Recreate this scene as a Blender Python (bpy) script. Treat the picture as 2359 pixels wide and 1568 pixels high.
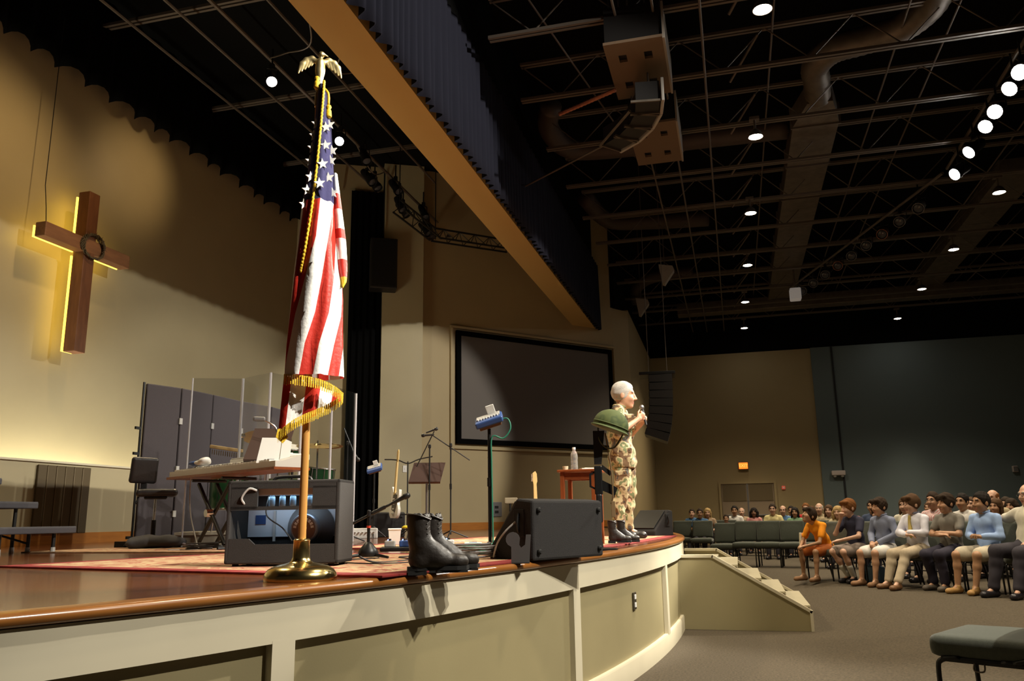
import bpy, bmesh, math, random
import numpy as np
from mathutils import Vector, Matrix
random.seed(7); rng = np.random.RandomState(7)
for o in list(bpy.data.objects): bpy.data.objects.remove(o)
SC = bpy.context.scene; COL = SC.collection
R = math.radians; PI = math.pi
# ------------------------------------------------------------------ camera
EYE = Vector((0, 0, 1.19)); YAW = R(14.9837); PITCH = R(12.2863); ROLL = R(0.86)
fw = Vector((math.cos(YAW)*math.cos(PITCH), math.sin(YAW)*math.cos(PITCH), math.sin(PITCH)))
r0 = Vector((math.sin(YAW), -math.cos(YAW), 0)); u0 = r0.cross(fw)
rt = r0*math.cos(ROLL) - u0*math.sin(ROLL); up = u0*math.cos(ROLL) + r0*math.sin(ROLL)
cam = bpy.data.cameras.new('camera'); camo = bpy.data.objects.new('camera', cam); COL.objects.link(camo)
cam.sensor_width = 36; cam.lens = 36*1878/2359; cam.clip_start = .05; cam.clip_end = 200
m = Matrix((rt, up, -fw)).transposed().to_4x4(); m.translation = EYE; camo.matrix_world = m
SC.camera = camo
# ------------------------------------------------------------------ world, exposure
w = bpy.data.worlds.new('world'); SC.world = w; w.use_nodes = True
w.node_tree.nodes['Background'].inputs[0].default_value = (1, .8, .55, 1)
w.node_tree.nodes['Background'].inputs[1].default_value = .012
SC.view_settings.view_transform = 'Standard'; SC.view_settings.look = 'None'
SC.view_settings.exposure = 0.0; SC.view_settings.gamma = 1; SC.view_settings.use_curve_mapping = False
# ------------------------------------------------------------------ lights of the hall
def spot(name, loc, target, energy, angle, color=(1, .86, .62), blend=.5, size=.12):
    l = bpy.data.lights.new(name, 'SPOT'); l.energy = energy; l.spot_size = R(angle); l.spot_blend = blend
    l.color = color; l.shadow_soft_size = size
    o = bpy.data.objects.new(name, l); COL.objects.link(o); o.location = loc
    o.rotation_euler = (Vector(target)-Vector(loc)).to_track_quat('-Z', 'Y').to_euler(); return o
def area(name, loc, target, energy, sx, sy, color=(1, .85, .6)):
    l = bpy.data.lights.new(name, 'AREA'); l.energy = energy; l.shape = 'RECTANGLE'; l.size = sx; l.size_y = sy; l.color = color
    o = bpy.data.objects.new(name, l); COL.objects.link(o); o.location = loc
    o.rotation_euler = (Vector(target)-Vector(loc)).to_track_quat('-Z', 'Y').to_euler(); return o
WARM = (1, .80, .50); WHITE = (1, .93, .80); AMB = (1, .66, .30)
FOHY, FOHZ = -4.33, 7.3
# front-of-house fixtures on the long pipe (the six in view and their neighbours nearer the camera)
FOH = [  # x, target, energy, cone
    (12.11, (3.3, 1.8, 2.5), 8000, 17), (12.57, (8.8, 1.15, 1.9), 5200, 20), (13.31, (5.0, 2.0, 1.0), 1500, 34),
    (13.82, (8.8, 1.15, 1.6), 3600, 20), (14.81, (11.5, 3.5, 1.0), 1900, 40), (15.79, (11.0, 5.0, 1.0), 1900, 40),
    (1.7, (3.3, 1.8, 2.5), 5200, 17), (5.2, (8.8, 1.15, 1.8), 3600, 18), (4.2, (7.0, 3.0, 1.0), 1600, 50),
    (3.2, (4.9, 1.3, .4), 2500, 46), (7.4, (9.4, 8.5, 4.2), 2100, 50), (8.6, (12.5, 6.5, 1.4), 1700, 40), (10.0, (17.3, 7.6, 2.6), 4200, 26)]
for i, (x, t, e, a) in enumerate(FOH):
    spot('front_spot', (x, FOHY+.16, FOHZ-.1), t, e, a, WHITE, .35, .07)
# house downlights
DOWN = [(9.67, -.74), (13.33, -.73), (17.0, -.70), (20.8, -.68), (24.6, -.65), (28.2, -.65),
        (17.31, -5.48), (21.03, -5.5), (24.71, -5.51), (28.4, -5.5), (9.67, -5.4), (13.33, -5.4), (5.9, -.74), (5.9, -5.4)]
for x, y in DOWN:
    spot('house_downlight', (x, y, 7.33), (x, y, 0), 980, 96 if x < 19 else (118 if x < 27 else 44), (1, .84, .60), .8, .12)
# stage lights on the upstage pipe, with unseen fills added beside them
spot('stage_spot', (10.34, 6.5, 7.9), (9.2, 4.0, .9), 800, 80, WARM, .7, .1)
spot('stage_spot', (12.54, 6.45, 7.9), (11.5, 4.5, .9), 800, 80, WARM, .7, .1)
spot('stage_spot', (6.0, 6.5, 7.9), (5.8, 5.0, .9), 800, 80, WARM, .7, .1)  # unseen extra lamp, added as warm fill over the stage
spot('wall_spot', (11.9, 6.5, 7.9), (10.85, 9.5, 6.95), 190, 40, AMB, 1., .3)
spot('wall_spot', (8.5, 6.5, 7.9), (8.0, 9.5, 5.2), 300, 80, AMB, 1., .1)  # added amber fill standing in for bounce on the upper wall
# wall washers hidden behind the low choir wall
for x in (7.0, 8.4, 9.8, 11.2, 12.6):
    area('wall_washer', (x, 9.30, 1.55), (x, 9.42, 3.2), 36 if x < 10 else 17, 1.4, .10, (1, .92, .68))

# ------------------------------------------------------------------ materials
MATS = {}
def mat(name, col, rough=.6, metal=0., var=0., vscale=8., bump=0., bscale=60., emit=None, estr=0., trans=0., ior=1.45, spec=.5, coat=0., alpha=1., sheen=0.):
    if name in MATS: return MATS[name]
    M = bpy.data.materials.new(name); M.use_nodes = True; nt = M.node_tree; b = nt.nodes['Principled BSDF']
    c = (*col, 1); b.inputs['Base Color'].default_value = c
    b.inputs['Roughness'].default_value = rough; b.inputs['Metallic'].default_value = metal
    b.inputs['Specular IOR Level'].default_value = spec; b.inputs['IOR'].default_value = ior
    b.inputs['Coat Weight'].default_value = coat; b.inputs['Coat Roughness'].default_value = .08
    b.inputs['Transmission Weight'].default_value = trans; b.inputs['Alpha'].default_value = alpha
    b.inputs['Sheen Weight'].default_value = sheen
    if emit: b.inputs['Emission Color'].default_value = (*emit, 1); b.inputs['Emission Strength'].default_value = estr
    if var or bump:
        tc = nt.nodes.new('ShaderNodeTexCoord')
        if var:
            n = nt.nodes.new('ShaderNodeTexNoise'); n.inputs['Scale'].default_value = vscale; n.inputs['Detail'].default_value = 5
            nt.links.new(tc.outputs['Object'], n.inputs['Vector'])
            r = nt.nodes.new('ShaderNodeValToRGB'); e = r.color_ramp.elements
            e[0].position = .3; e[1].position = .7
            e[0].color = (*[max(0, x*(1-var)) for x in col], 1); e[1].color = (*[min(1, x*(1+var)) for x in col], 1)
            nt.links.new(n.outputs['Fac'], r.inputs['Fac']); nt.links.new(r.outputs['Color'], b.inputs['Base Color'])
        if bump:
            n2 = nt.nodes.new('ShaderNodeTexNoise'); n2.inputs['Scale'].default_value = bscale; n2.inputs['Detail'].default_value = 3
            nt.links.new(tc.outputs['Object'], n2.inputs['Vector'])
            bp = nt.nodes.new('ShaderNodeBump'); bp.inputs['Strength'].default_value = bump; bp.inputs['Distance'].default_value = .01
            nt.links.new(n2.outputs['Fac'], bp.inputs['Height']); nt.links.new(bp.outputs['Normal'], b.inputs['Normal'])
    MATS[name] = M; return M
def ramp_mat(name, stops, scale, rough=.8, kind='noise', detail=2., stretch=(1, 1, 1), const=False, coat=0., bump=0., dist=0., rot=0.):
    if name in MATS: return MATS[name]
    M = bpy.data.materials.new(name); M.use_nodes = True; nt = M.node_tree; b = nt.nodes['Principled BSDF']
    b.inputs['Roughness'].default_value = rough; b.inputs['Coat Weight'].default_value = coat; b.inputs['Coat Roughness'].default_value = .12
    tc = nt.nodes.new('ShaderNodeTexCoord'); mp = nt.nodes.new('ShaderNodeMapping'); mp.inputs['Scale'].default_value = stretch
    mp.inputs['Rotation'].default_value = (0, 0, rot)
    nt.links.new(tc.outputs['Object'], mp.inputs['Vector'])
    if kind == 'noise':
        n = nt.nodes.new('ShaderNodeTexNoise'); n.inputs['Detail'].default_value = detail; n.inputs['Distortion'].default_value = dist
    elif kind == 'voronoi': n = nt.nodes.new('ShaderNodeTexVoronoi')
    else: n = nt.nodes.new('ShaderNodeTexWave'); n.inputs['Distortion'].default_value = dist; n.inputs['Detail'].default_value = detail
    n.inputs['Scale'].default_value = scale
    nt.links.new(mp.outputs['Vector'], n.inputs['Vector'])
    r = nt.nodes.new('ShaderNodeValToRGB'); cr = r.color_ramp
    if const: cr.interpolation = 'CONSTANT'
    while len(cr.elements) < len(stops): cr.elements.new(.5)
    for e, (p, c) in zip(cr.elements, stops): e.position = p; e.color = (*c, 1)
    nt.links.new(n.outputs['Distance' if kind == 'voronoi' else 'Fac'], r.inputs['Fac']); nt.links.new(r.outputs['Color'], b.inputs['Base Color'])
    if bump:
        bp = nt.nodes.new('ShaderNodeBump'); bp.inputs['Strength'].default_value = bump; bp.inputs['Distance'].default_value = .01
        nt.links.new(n.outputs['Distance' if kind == 'voronoi' else 'Fac'], bp.inputs['Height']); nt.links.new(bp.outputs['Normal'], b.inputs['Normal'])
    MATS[name] = M; return M
WALL = mat('tan_paint', (.40, .345, .215), .42, var=.05, vscale=.8, bump=.04, bscale=90)
WALL2 = mat('khaki_paint', (.40, .32, .18), .6, var=.04, vscale=.8)
WALLBLUE = mat('slate_blue_paint', (.125, .16, .165), .7, var=.05, vscale=.5)
WALLOLIVE = mat('olive_paint', (.36, .275, .14), .7, var=.05, vscale=.5)
SOFFIT = mat('soffit_paint', (.55, .37, .13), .7)
BLACKC = mat('black_ceiling', (.005, .005, .005), .95, spec=.1)
STEEL = mat('dark_steel', (.14, .115, .095), .5, .3)
STEELL = mat('galvanised_steel', (.15, .125, .10), .5, .5, var=.2, vscale=6)
BLACKM = mat('black_metal', (.012, .012, .012), .4, .2)
BLACKP = mat('black_plastic', (.015, .014, .014), .45)
RUBBER = mat('black_rubber', (.01, .01, .01), .8)
CHROME = mat('chrome', (.75, .75, .75), .18, 1.)
BRASSR = mat('satin_brass', (.80, .64, .32), .42, 1.)
BRASS = mat('polished_brass', (.80, .62, .26), .20, 1., bump=.03, bscale=30)
WHITEP = mat('white_plastic', (.8, .79, .76), .35)
WHITEPAINT = mat('cream_trim_paint', (.62, .565, .42), .45, var=.03, vscale=3)
OLIVEP = mat('olive_panel_paint', (.315, .268, .145), .5, var=.05, vscale=2, bump=.03, bscale=120)
TOLEX = mat('black_tolex', (.022, .019, .017), .75, bump=.5, bscale=420)
CARPETG = mat('speaker_carpet', (.022, .020, .020), .95, bump=.6, bscale=320)
VELVET = mat('navy_velvet', (.020, .021, .034), .9, spec=.15)
VELVETB = mat('black_velvet', (.003, .003, .003), .95, spec=.05)
WOODF = ramp_mat('stage_floor_wood', [(0, (.075, .020, .006)), (.5, (.13, .040, .012)), (1, (.19, .065, .02))], 3.2, .16, stretch=(.35, 9, 1), detail=6, coat=.35, bump=.05)
WOODLIP = ramp_mat('lip_wood', [(0, (.19, .066, .012)), (1, (.33, .13, .027))], 5, .28, stretch=(1, 1, 6), detail=4, coat=.3)
WOODBASE = ramp_mat('orange_wood', [(0, (.30, .10, .018)), (1, (.50, .20, .035))], 4, .35, stretch=(1, 1, 8), detail=5)
WOODRED = ramp_mat('red_brown_wood', [(0, (.16, .035, .010)), (1, (.32, .085, .022))], 7, .35, stretch=(4, 4, 1), detail=4)
WOODCROSS = ramp_mat('cross_wood', [(0, (.070, .024, .008)), (.5, (.15, .055, .018)), (1, (.24, .10, .035))], 5, .65, stretch=(3, 3, .6), detail=6, bump=.2)
WOODPOLE = ramp_mat('oak_pole', [(0, (.36, .16, .035)), (1, (.52, .26, .07))], 6, .35, stretch=(8, 8, .6), detail=3)
GREENUP = mat('green_upholstery', (.060, .068, .050), .9, var=.12, vscale=60, bump=.3, bscale=500, sheen=.3)
CARPET = mat('hall_carpet', (.075, .058, .036), .95, var=.35, vscale=55, bump=.6, bscale=260)
GREY = mat('grey_metal', (.20, .19, .19), .5, .4)
GREYL = mat('light_grey_plastic', (.42, .41, .39), .5)
BLUEP = mat('blue_plastic', (.045, .10, .30), .4)
PAPER = mat('white_paper', (.85, .84, .80), .7)
def glass_mat(name, tint, rough=.02):
    M = mat(name, tint, rough, trans=1., ior=1.46); return M

# ------------------------------------------------------------------ mesh helpers
class B:
    """collects shapes and links them as one mesh"""
    def __init__(s): s.v = []; s.f = []; s.mi = []; s.cur = 0
    def add(s, v, f, m=None):
        n = len(s.v); s.v += [tuple(map(float, p)) for p in v]; s.f += [tuple(i+n for i in q) for q in f]; s.mi += [s.cur if m is None else m]*len(f); return s
    def box(s, c, d, M=None, m=None):
        c = Vector(c); h = [x/2 for x in d]; v = []
        for z in (-1, 1):
            for y in (-1, 1):
                for x in (-1, 1):
                    p = Vector((x*h[0], y*h[1], z*h[2]))
                    if M is not None: p = M @ p
                    v.append(c+p)
        return s.add(v, [(0, 2, 3, 1), (4, 5, 7, 6), (0, 1, 5, 4), (2, 6, 7, 3), (0, 4, 6, 2), (1, 3, 7, 5)], m)
    def rbox(s, c, d, r=.01, M=None, seg=2, m=None):
        """box with rounded edges"""
        bm = bmesh.new(); bmesh.ops.create_cube(bm, size=1)
        for q in bm.verts: q.co = Vector((q.co.x*d[0], q.co.y*d[1], q.co.z*d[2]))
        bmesh.ops.bevel(bm, geom=bm.edges[:], offset=min(r, min(d)*.49), segments=seg, affect='EDGES', profile=.5)
        bm.verts.ensure_lookup_table(); c = Vector(c)
        v = [c+(M @ q.co if M is not None else q.co) for q in bm.verts]; f = [[q.index for q in p.verts] for p in bm.faces]; bm.free()
        return s.add(v, f, m)
    def tube(s, pts, r, n=8, cap=True, m=None):
        pts = [Vector(p) for p in pts]; k = len(pts); rr = r if hasattr(r, '__len__') else [r]*k
        v = []; f = []; prev = None
        for i, p in enumerate(pts):
            t = (pts[min(i+1, k-1)]-pts[max(i-1, 0)])
            if t.length < 1e-9: t = Vector((0, 0, 1))
            t.normalize()
            if prev is None:
                a = Vector((0, 0, 1)) if abs(t.z) < .9 else Vector((1, 0, 0)); u = t.cross(a).normalized()
            else:
                u = prev-t*prev.dot(t); u = u.normalized() if u.length > 1e-6 else t.orthogonal().normalized()
            prev = u; b = t.cross(u)
            for j in range(n):
                a = 2*PI*j/n; v.append(p+(u*math.cos(a)+b*math.sin(a))*rr[i])
        for i in range(k-1):
            for j in range(n):
                j2 = (j+1) % n; f.append((i*n+j, i*n+j2, (i+1)*n+j2, (i+1)*n+j))
        if cap: f.append(tuple(range(n-1, -1, -1))); f.append(tuple((k-1)*n+j for j in range(n)))
        return s.add(v, f, m)
    def lathe(s, prof, n=20, c=(0, 0, 0), M=None, m=None):
        v = []; f = []; k = len(prof); c = Vector(c)
        for (r, z) in prof:
            for j in range(n):
                a = 2*PI*j/n; p = Vector((max(r, 1e-4)*math.cos(a), max(r, 1e-4)*math.sin(a), z))
                v.append(c+(M @ p if M is not None else p))
        for i in range(k-1):
            for j in range(n):
                j2 = (j+1) % n; f.append((i*n+j, i*n+j2, (i+1)*n+j2, (i+1)*n+j))
        f.append(tuple(range(n-1, -1, -1))); f.append(tuple((k-1)*n+j for j in range(n)))
        return s.add(v, f, m)
    def ball(s, c, r, n=12, M=None, m=None):
        rr = r if hasattr(r, '__len__') else (r, r, r); k = max(4, n//2); v = []; f = []; c = Vector(c)
        pr = [(math.sin(PI*i/k), -math.cos(PI*i/k)) for i in range(k+1)]
        for (q, z) in pr:
            for j in range(n):
                a = 2*PI*j/n; p = Vector((max(q, 1e-3)*math.cos(a)*rr[0], max(q, 1e-3)*math.sin(a)*rr[1], z*rr[2]))
                v.append(c+(M @ p if M is not None else p))
        for i in range(k):
            for j in range(n):
                j2 = (j+1) % n; f.append((i*n+j, i*n+j2, (i+1)*n+j2, (i+1)*n+j))
        return s.add(v, f, m)
    def prism(s, poly, d0, d1, M=None, c=(0, 0, 0), m=None):
        """polygon in local (x,z), extruded along y from d0 to d1"""
        n = len(poly); c = Vector(c); v = []
        for y in (d0, d1):
            for (x, z) in poly:
                p = Vector((x, y, z)); v.append(c+(M @ p if M is not None else p))
        f = [tuple(range(n)), tuple(range(2*n-1, n-1, -1))]
        for i in range(n): j = (i+1) % n; f.append((j, i, i+n, j+n))
        return s.add(v, f, m)
    def grid(s, P, closed=False, m=None):
        """P[i][j] points"""
        a = len(P); b = len(P[0]); v = [p for row in P for p in row]; f = []
        for i in range(a-1):
            for j in range(b-1 if not closed else b):
                j2 = (j+1) % b; f.append((i*b+j, i*b+j2, (i+1)*b+j2, (i+1)*b+j))
        return s.add(v, f, m)
    def build(s, name, mats, parent=None, smooth=False, loc=None, fix=True, ang=None):
        me = bpy.data.meshes.new(name); me.from_pydata(s.v, [], s.f)
        mats = mats if isinstance(mats, (list, tuple)) else [mats]
        for q in mats: me.materials.append(q)
        if len(mats) > 1: me.polygons.foreach_set('material_index', s.mi)
        if fix:
            bm = bmesh.new(); bm.from_mesh(me); bmesh.ops.recalc_face_normals(bm, faces=bm.faces); bm.to_mesh(me); bm.free()
        if smooth:
            me.polygons.foreach_set('use_smooth', [True]*len(me.polygons))
            if ang: me.set_sharp_from_angle(angle=R(ang))
        me.update()
        o = bpy.data.objects.new(name, me); COL.objects.link(o)
        if parent: o.parent = parent
        if loc is not None: o.location = loc
        return o
def tag(o, label=None, cat=None, group=None, kind=None):
    if label: o['label'] = label
    if cat: o['category'] = cat
    if group: o['group'] = group
    if kind: o['kind'] = kind
    return o
def thing(name, label, cat, loc=(0, 0, 0), rz=0, group=None):
    o = bpy.data.objects.new(name, None); COL.objects.link(o); o.location = loc; o.rotation_euler = (0, 0, rz); o.empty_display_size = .1
    return tag(o, label, cat, group)
def struct(o): o['kind'] = 'structure'; return o
def copy_tree(o, parent=None):
    c = o.copy(); COL.objects.link(c); c.parent = parent
    for ch in o.children: copy_tree(ch, c)
    return c
def rotz(a): return Matrix.Rotation(a, 3, 'Z')
def rotx(a): return Matrix.Rotation(a, 3, 'X')
def roty(a): return Matrix.Rotation(a, 3, 'Y')
def lerp(a, b, t): return a+(b-a)*t
def interp(x, xs, ys): return float(np.interp(x, xs, ys))
def catmull(pts, n=6):
    pts = [Vector(p) for p in pts]; out = []
    for i in range(len(pts)-1):
        p0 = pts[max(i-1, 0)]; p1 = pts[i]; p2 = pts[i+1]; p3 = pts[min(i+2, len(pts)-1)]
        for k in range(n):
            t = k/n; out.append(.5*((2*p1)+(p2-p0)*t+(2*p0-5*p1+4*p2-p3)*t*t+(3*p1-p0-3*p2+p3)*t**3))
    out.append(pts[-1]); return out
ST = .945      # stage floor height
ROW = .17      # hall floor height at the seating
SCX, SCY, SR = 9.225, 19.968, 19.36      # centre and radius of the curved stage edge
def arcp(r, deg, z): a = R(deg); return Vector((SCX+r*math.cos(a), SCY+r*math.sin(a), z))
# ================================================================== SETTING
def slab(name, p0, p1, z0, z1, th, m, side=1):
    """vertical wall from p0 to p1, th thick away from the visible face"""
    a = Vector((*p0, 0)); b = Vector((*p1, 0)); d = (b-a).normalized(); n = Vector((-d.y, d.x, 0))*side*th
    q = B(); v = []
    for z in (z0, z1):
        for p in (a, b, b+n, a+n): v.append((p.x, p.y, z))
    q.add(v, [(0, 1, 2, 3), (4, 7, 6, 5), (0, 4, 5, 1), (1, 5, 6, 2), (2, 6, 7, 3), (3, 7, 4, 0)])
    return struct(q.build(name, m))
# hall floor: level by the stage, a short slope, then level under the seating
def floorz(x, y):
    d = math.hypot(x-SCX, y-SCY)-SR; t = min(1, max(0, (d-1.2)/1.3)); return ROW*t*t*(3-2*t)
q = B(); xs = np.linspace(-6, 31, 75); ys = np.linspace(-14, 4, 55)
q.grid([[(x, y, floorz(x, y)) for y in ys] for x in xs]); fl = struct(q.build('floor', CARPET, smooth=True))
# back wall of the stage, side walls, screen wall, hall walls
slab('wall_back', (-2, 9.5), (16.2, 9.5), 0, 9.6, .2, WALL, 1)
slab('wall_side', (16.2, 9.5), (17.7, 6.7), 0, 9.6, .2, WALL2, 1)
SW0, SW1 = Vector((17.7, 6.7)), Vector((21.95, 2.98))
wsc = slab('wall_screen', SW0, SW1, 0, 9.6, .2, WALL2, 1)
slab('wall_wing', (21.95, 2.98), (22.5, 2.62), 0, 6.85, .2, WALL2, 1)
slab('wall_hall_side', (22.5, 2.62), (30, 2.75), 0, 6.9, .2, WALLOLIVE, 1)
slab('wall_far', (30, 2.75), (30, -2.86), 0, 6.89, .2, WALLOLIVE, 1)
slab('wall_far_blue', (29.93, -2.86), (29.93, -14), 0, 6.9, .2, WALLBLUE, 1)
slab('wall_far_upper', (30.1, 4), (30.1, -14), 6.88, 9.6, .2, BLACKC, 1)
slab('wall_hall_upper', (21.9, 2.9), (30.1, 2.9), 6.86, 9.6, .2, BLACKC, 1)
# vertical joint in the blue wall
q = B(); q.box((29.915, -3.55, 3.5), (.03, .06, 6.78)); struct(q.build('trim_1', mat('dark_joint', (.02, .022, .024), .8)))
# pilaster beside the drape opening
WD = Vector((1.5, -2.8, 0)).normalized(); WN = Vector((-WD.y, WD.x, 0)); Mw = Matrix((WD, WN, Vector((0, 0, 1)))).transposed()
def along(t): return Vector((16.2, 9.5, 0))+WD*t
q = B(); q.box(along(2.45)+Vector((0, 0, 4.8))-WN*.15, (.95, .30, 9.55), Mw); struct(q.build('trim_2', WALL))
q = B(); q.box(along(.35)+Vector((0, 0, 4.8))-WN*.08, (.55, .16, 9.55), Mw); struct(q.build('trim_3', WALL2))
# light switch on the pilaster
t = thing('light_switch', 'white light switch plate on the tan pilaster', 'light switch', along(2.55)-WN*.31+Vector((0, 0, 2.30)), math.atan2(WD.y, WD.x))
q = B(); q.rbox((0, 0, 0), (.09, .012, .15), .004); q.build('plate', WHITEP, t); q = B(); q.box((0, -.01, 0), (.02, .012, .035)); q.build('toggle', WHITEP, t)
# black drape hung in the opening beside the pilaster
def drape(name, p0, p1, z0, z1, folds, amp, m, label, cat, scallop=0., seed=1, parent=None):
    r_ = random.Random(seed); a = Vector((*p0, 0)); b = Vector((*p1, 0)); dd = (b-a); L = dd.length; dd.normalize(); nn = Vector((-dd.y, dd.x, 0))
    N = folds*8; P = []; ph = 0; rows = 7
    jit = [r_.uniform(.75, 1.3) for _ in range(folds+2)]; cum = np.cumsum([0]+jit[:folds]); cum = cum/cum[-1]
    pts = []
    for i in range(N+1):
        k = i/8; s0 = np.interp(k, range(folds+1), cum)*L; pts.append((s0, math.sin(2*PI*k), k))
    for j in range(rows):
        tt = j/(rows-1); row = []
        for (s0, sn, k) in pts:
            kk = int(min(k, folds-1)); A = amp*(.35+.65*(1-tt))*jit[kk]
            zb = z0+(scallop*(.5-.5*math.cos(2*PI*k)) + .03*jit[kk] if scallop else 0)
            p = a+dd*s0+nn*(A*sn); row.append((p.x, p.y, lerp(zb, z1, tt)))
        P.append(row)
    q = B(); q.grid(P)
    n0 = len(q.v); q.grid([[(x+nn.x*.012, y+nn.y*.012, z) for (x, y, z) in row] for row in P])
    # close bottom
    W = len(P[0])
    for i in range(W-1): q.f.append((i, i+1, n0+i+1, n0+i)); q.mi.append(0)
    o = q.build(name, m, parent, smooth=True, fix=False)
    return tag(o, label, cat) if label else o
drape('stage_drape', along(1.22)[:2], along(1.98)[:2], 1.0, 8.9, 5, .06, VELVETB, 'tall black drape hanging in the stage side opening beside the pilaster', 'drape', seed=3)
for o_ in [bpy.data.objects['stage_drape']]:
    o_.location = -WN*.12
# low choir wall with wood base in front of the back wall
q = B(); q.box((6.9, 8.68, (ST+1.985)/2), (17.8, .14, 1.985-ST)); lw = struct(q.build('wall_choir', WALL))
q = B(); q.rbox((6.9, 8.68, 1.995), (17.8, .20, .03), .008); struct(q.build('trim_4', WHITEPAINT))
q = B(); q.box((6.9, 8.595, ST+.07), (17.8, .03, .14)); struct(q.build('baseboard_choir', WOODBASE))
# brown fluted access panel in the low wall
t = thing('access_panel', 'dark brown folding panels set in the low choir wall', 'folding door', (9.02, 8.585, ST+.13))
BRN = mat('dark_brown_panel', (.085, .060, .026), .6)
for k in range(6):
    q = B(); q.rbox((-.38+k*.15, 0, .44), (.142, .03, .87), .008); q.build('panel', BRN, t)
for k in range(5):
    q = B(); q.tube([(-.305+k*.15, -.018, .02), (-.305+k*.15, -.018, .86)], .008, 6); q.build('hinge', mat('brown_hinge', (.16, .12, .06), .5), t)
# wood base along side and screen walls
for k, (p0, p1, nm) in enumerate((((16.2, 9.5), (17.7, 6.7), 'baseboard_side'), (SW0, SW1, 'baseboard_screen'))):
    a = Vector((*p0, 0)); b = Vector((*p1, 0)); dd = (b-a).normalized(); nn = Vector((-dd.y, dd.x, 0)); c = (a+b)/2-nn*.015+Vector((0, 0, ST+.08))
    q = B(); q.box(c, ((b-a).length, .03, .16), Matrix((dd, nn, Vector((0, 0, 1)))).transposed()); struct(q.build(nm, WOODBASE))
# ------------------------------------------------------------------ projection screen on the angled wall
sd = Vector((SW1.x-SW0.x, SW1.y-SW0.y, 0)).normalized(); sn = Vector((-sd.y, sd.x, 0)); Ms = Matrix((sd, sn, Vector((0, 0, 1)))).transposed()
t = thing('projection_screen', 'wide grey projection screen in a black frame recessed in the angled wall', 'screen', (0, 0, 0))
sc = Vector((20.0, 4.68, 4.27)); 
# put the centre on the wall face
sc = Vector((SW0.x, SW0.y, 0))+sd*((sc.xy-SW0).dot(sd.xy))+Vector((0, 0, 4.27))
W2, H2 = 4.86, 2.72
q = B(); q.box(sc-sn*.05, (W2-.2, .03, H2-.2), Ms); q.build('screen_surface', mat('screen_grey', (.13, .115, .105), .7), t)
for (cx, cz, sx, sz) in ((0, H2/2-.06, W2, .12), (0, -H2/2+.06, W2, .12), (-W2/2+.06, 0, .12, H2-.24), (W2/2-.06, 0, .12, H2-.24)):
    q = B(); q.box(sc-sn*.06+sd*cx+Vector((0, 0, cz)), (sx, .07, sz), Ms); q.build('frame_bar', VELVETB, t)
for (cx, cz, sx, sz) in ((0, H2/2+.09, W2+.30, .06), (0, -H2/2-.09, W2+.30, .06), (-W2/2-.12, 0, .06, H2+.12), (W2/2+.12, 0, .06, H2+.12)):
    q = B(); q.rbox(sc-sn*.03+sd*cx+Vector((0, 0, cz)), (sx, .07, sz), .01, Ms); q.build('moulding', WALL2, t)
# ------------------------------------------------------------------ header beam over the stage front, with valance
q = B(); q.box((10.5, 3.66, 7.07), (23.2, .52, 1.74)); struct(q.build('wall_header', SOFFIT))
q = B(); q.box((10.5, 3.68, 8.77), (23.2, .52, 1.66)); struct(q.build('wall_header_upper', BLACKC))
drape('valance', (22.0, 3.30), (-1.5, 3.30), 6.16, 7.98, 110, .055, VELVET, 'navy black pleated valance hanging along the header over the stage front', 'valance', scallop=.0, seed=5)
q = B(); q.box((10.3, 3.36, 8.02), (23.4, .03, .05)); tag(q.build('valance_track', BLACKM), 'thin black track carrying the pleated valance', 'curtain track')
drape('border_curtain', (16.4, 9.22), (-2, 9.22), 7.74, 9.4, 36, .09, VELVETB, 'black scalloped border curtain across the top of the back wall', 'curtain', scallop=.15, seed=9)
# ------------------------------------------------------------------ ceilings
q = B(); q.box((12, 1.5, 9.65), (40, 34, .1)); ceil = struct(q.build('ceiling', BLACKC))
JZ = 7.74
def joist(x, y0, y1, name='joist'):
    q = B()
    for dx in (-.038, .038):
        q.box((x+dx, (y0+y1)/2, JZ), (.045, y1-y0, .045))
        q.box((x+dx, (y0+y1)/2, JZ+.62), (.045, y1-y0, .045))
    k = int((y1-y0)/.62); st = (y1-y0)/k
    for i in range(k):
        a = (x, y0+i*st, JZ if i % 2 else JZ+.62); b = (x, y0+(i+1)*st, JZ+.62 if i % 2 else JZ)
        q.tube([a, b], .011, 5, cap=False)
    return q.build(name, STEEL, ceil)
jx0, js = 11.65, 1.825
j0 = joist(0, -13.5, 2.9); first = True
for k in range(-4, 10):
    x = jx0+k*js+(.02 if k % 2 else 0)
    if x > 29.6: continue
    o = j0 if first else j0.copy()
    if not first: COL.objects.link(o)
    first = False; o.location = (x, 0, 0)
# bridging rods along the hall and stage grid pipes
for (y, z, r_) in ((.02, 7.70, .018), (.62, 7.70, .018), (1.12, 7.74, .02), (-1.0, 8.30, .016), (-3.6, 8.34, .016), (-2.9, 8.34, .016), (-5.6, 8.2, .016), (-7.4, 8.2, .016)):
    q = B(); q.tube([(6, y, z), (29.8, y, z)], r_, 6); q.build('bridging_rod', STEEL, ceil)
for k in range(12):        # diagonal bracing at the light row
    x = 7.9+k*js; q = B(); q.tube([(x, -.78, 8.2), (x+.55, -.35, JZ+.05)], .022, 5); q.build('brace', STEEL, ceil)
for (y, z) in ((5.0, 8.7), (6.2, 8.75), (7.6, 8.7), (8.6, 8.8)):
    q = B(); q.tube([(0, y, z), (16.5, y, z)], .025, 6); q.build('grid_pipe', STEEL, ceil)
for x in (6.5, 9.6, 12.4, 15.0):
    q = B(); 
    for dx in (-.04, .04): q.box((x+dx, 6.6, 8.95), (.045, 5.6, .05))
    q.build('grid_beam', STEEL, ceil)
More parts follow.
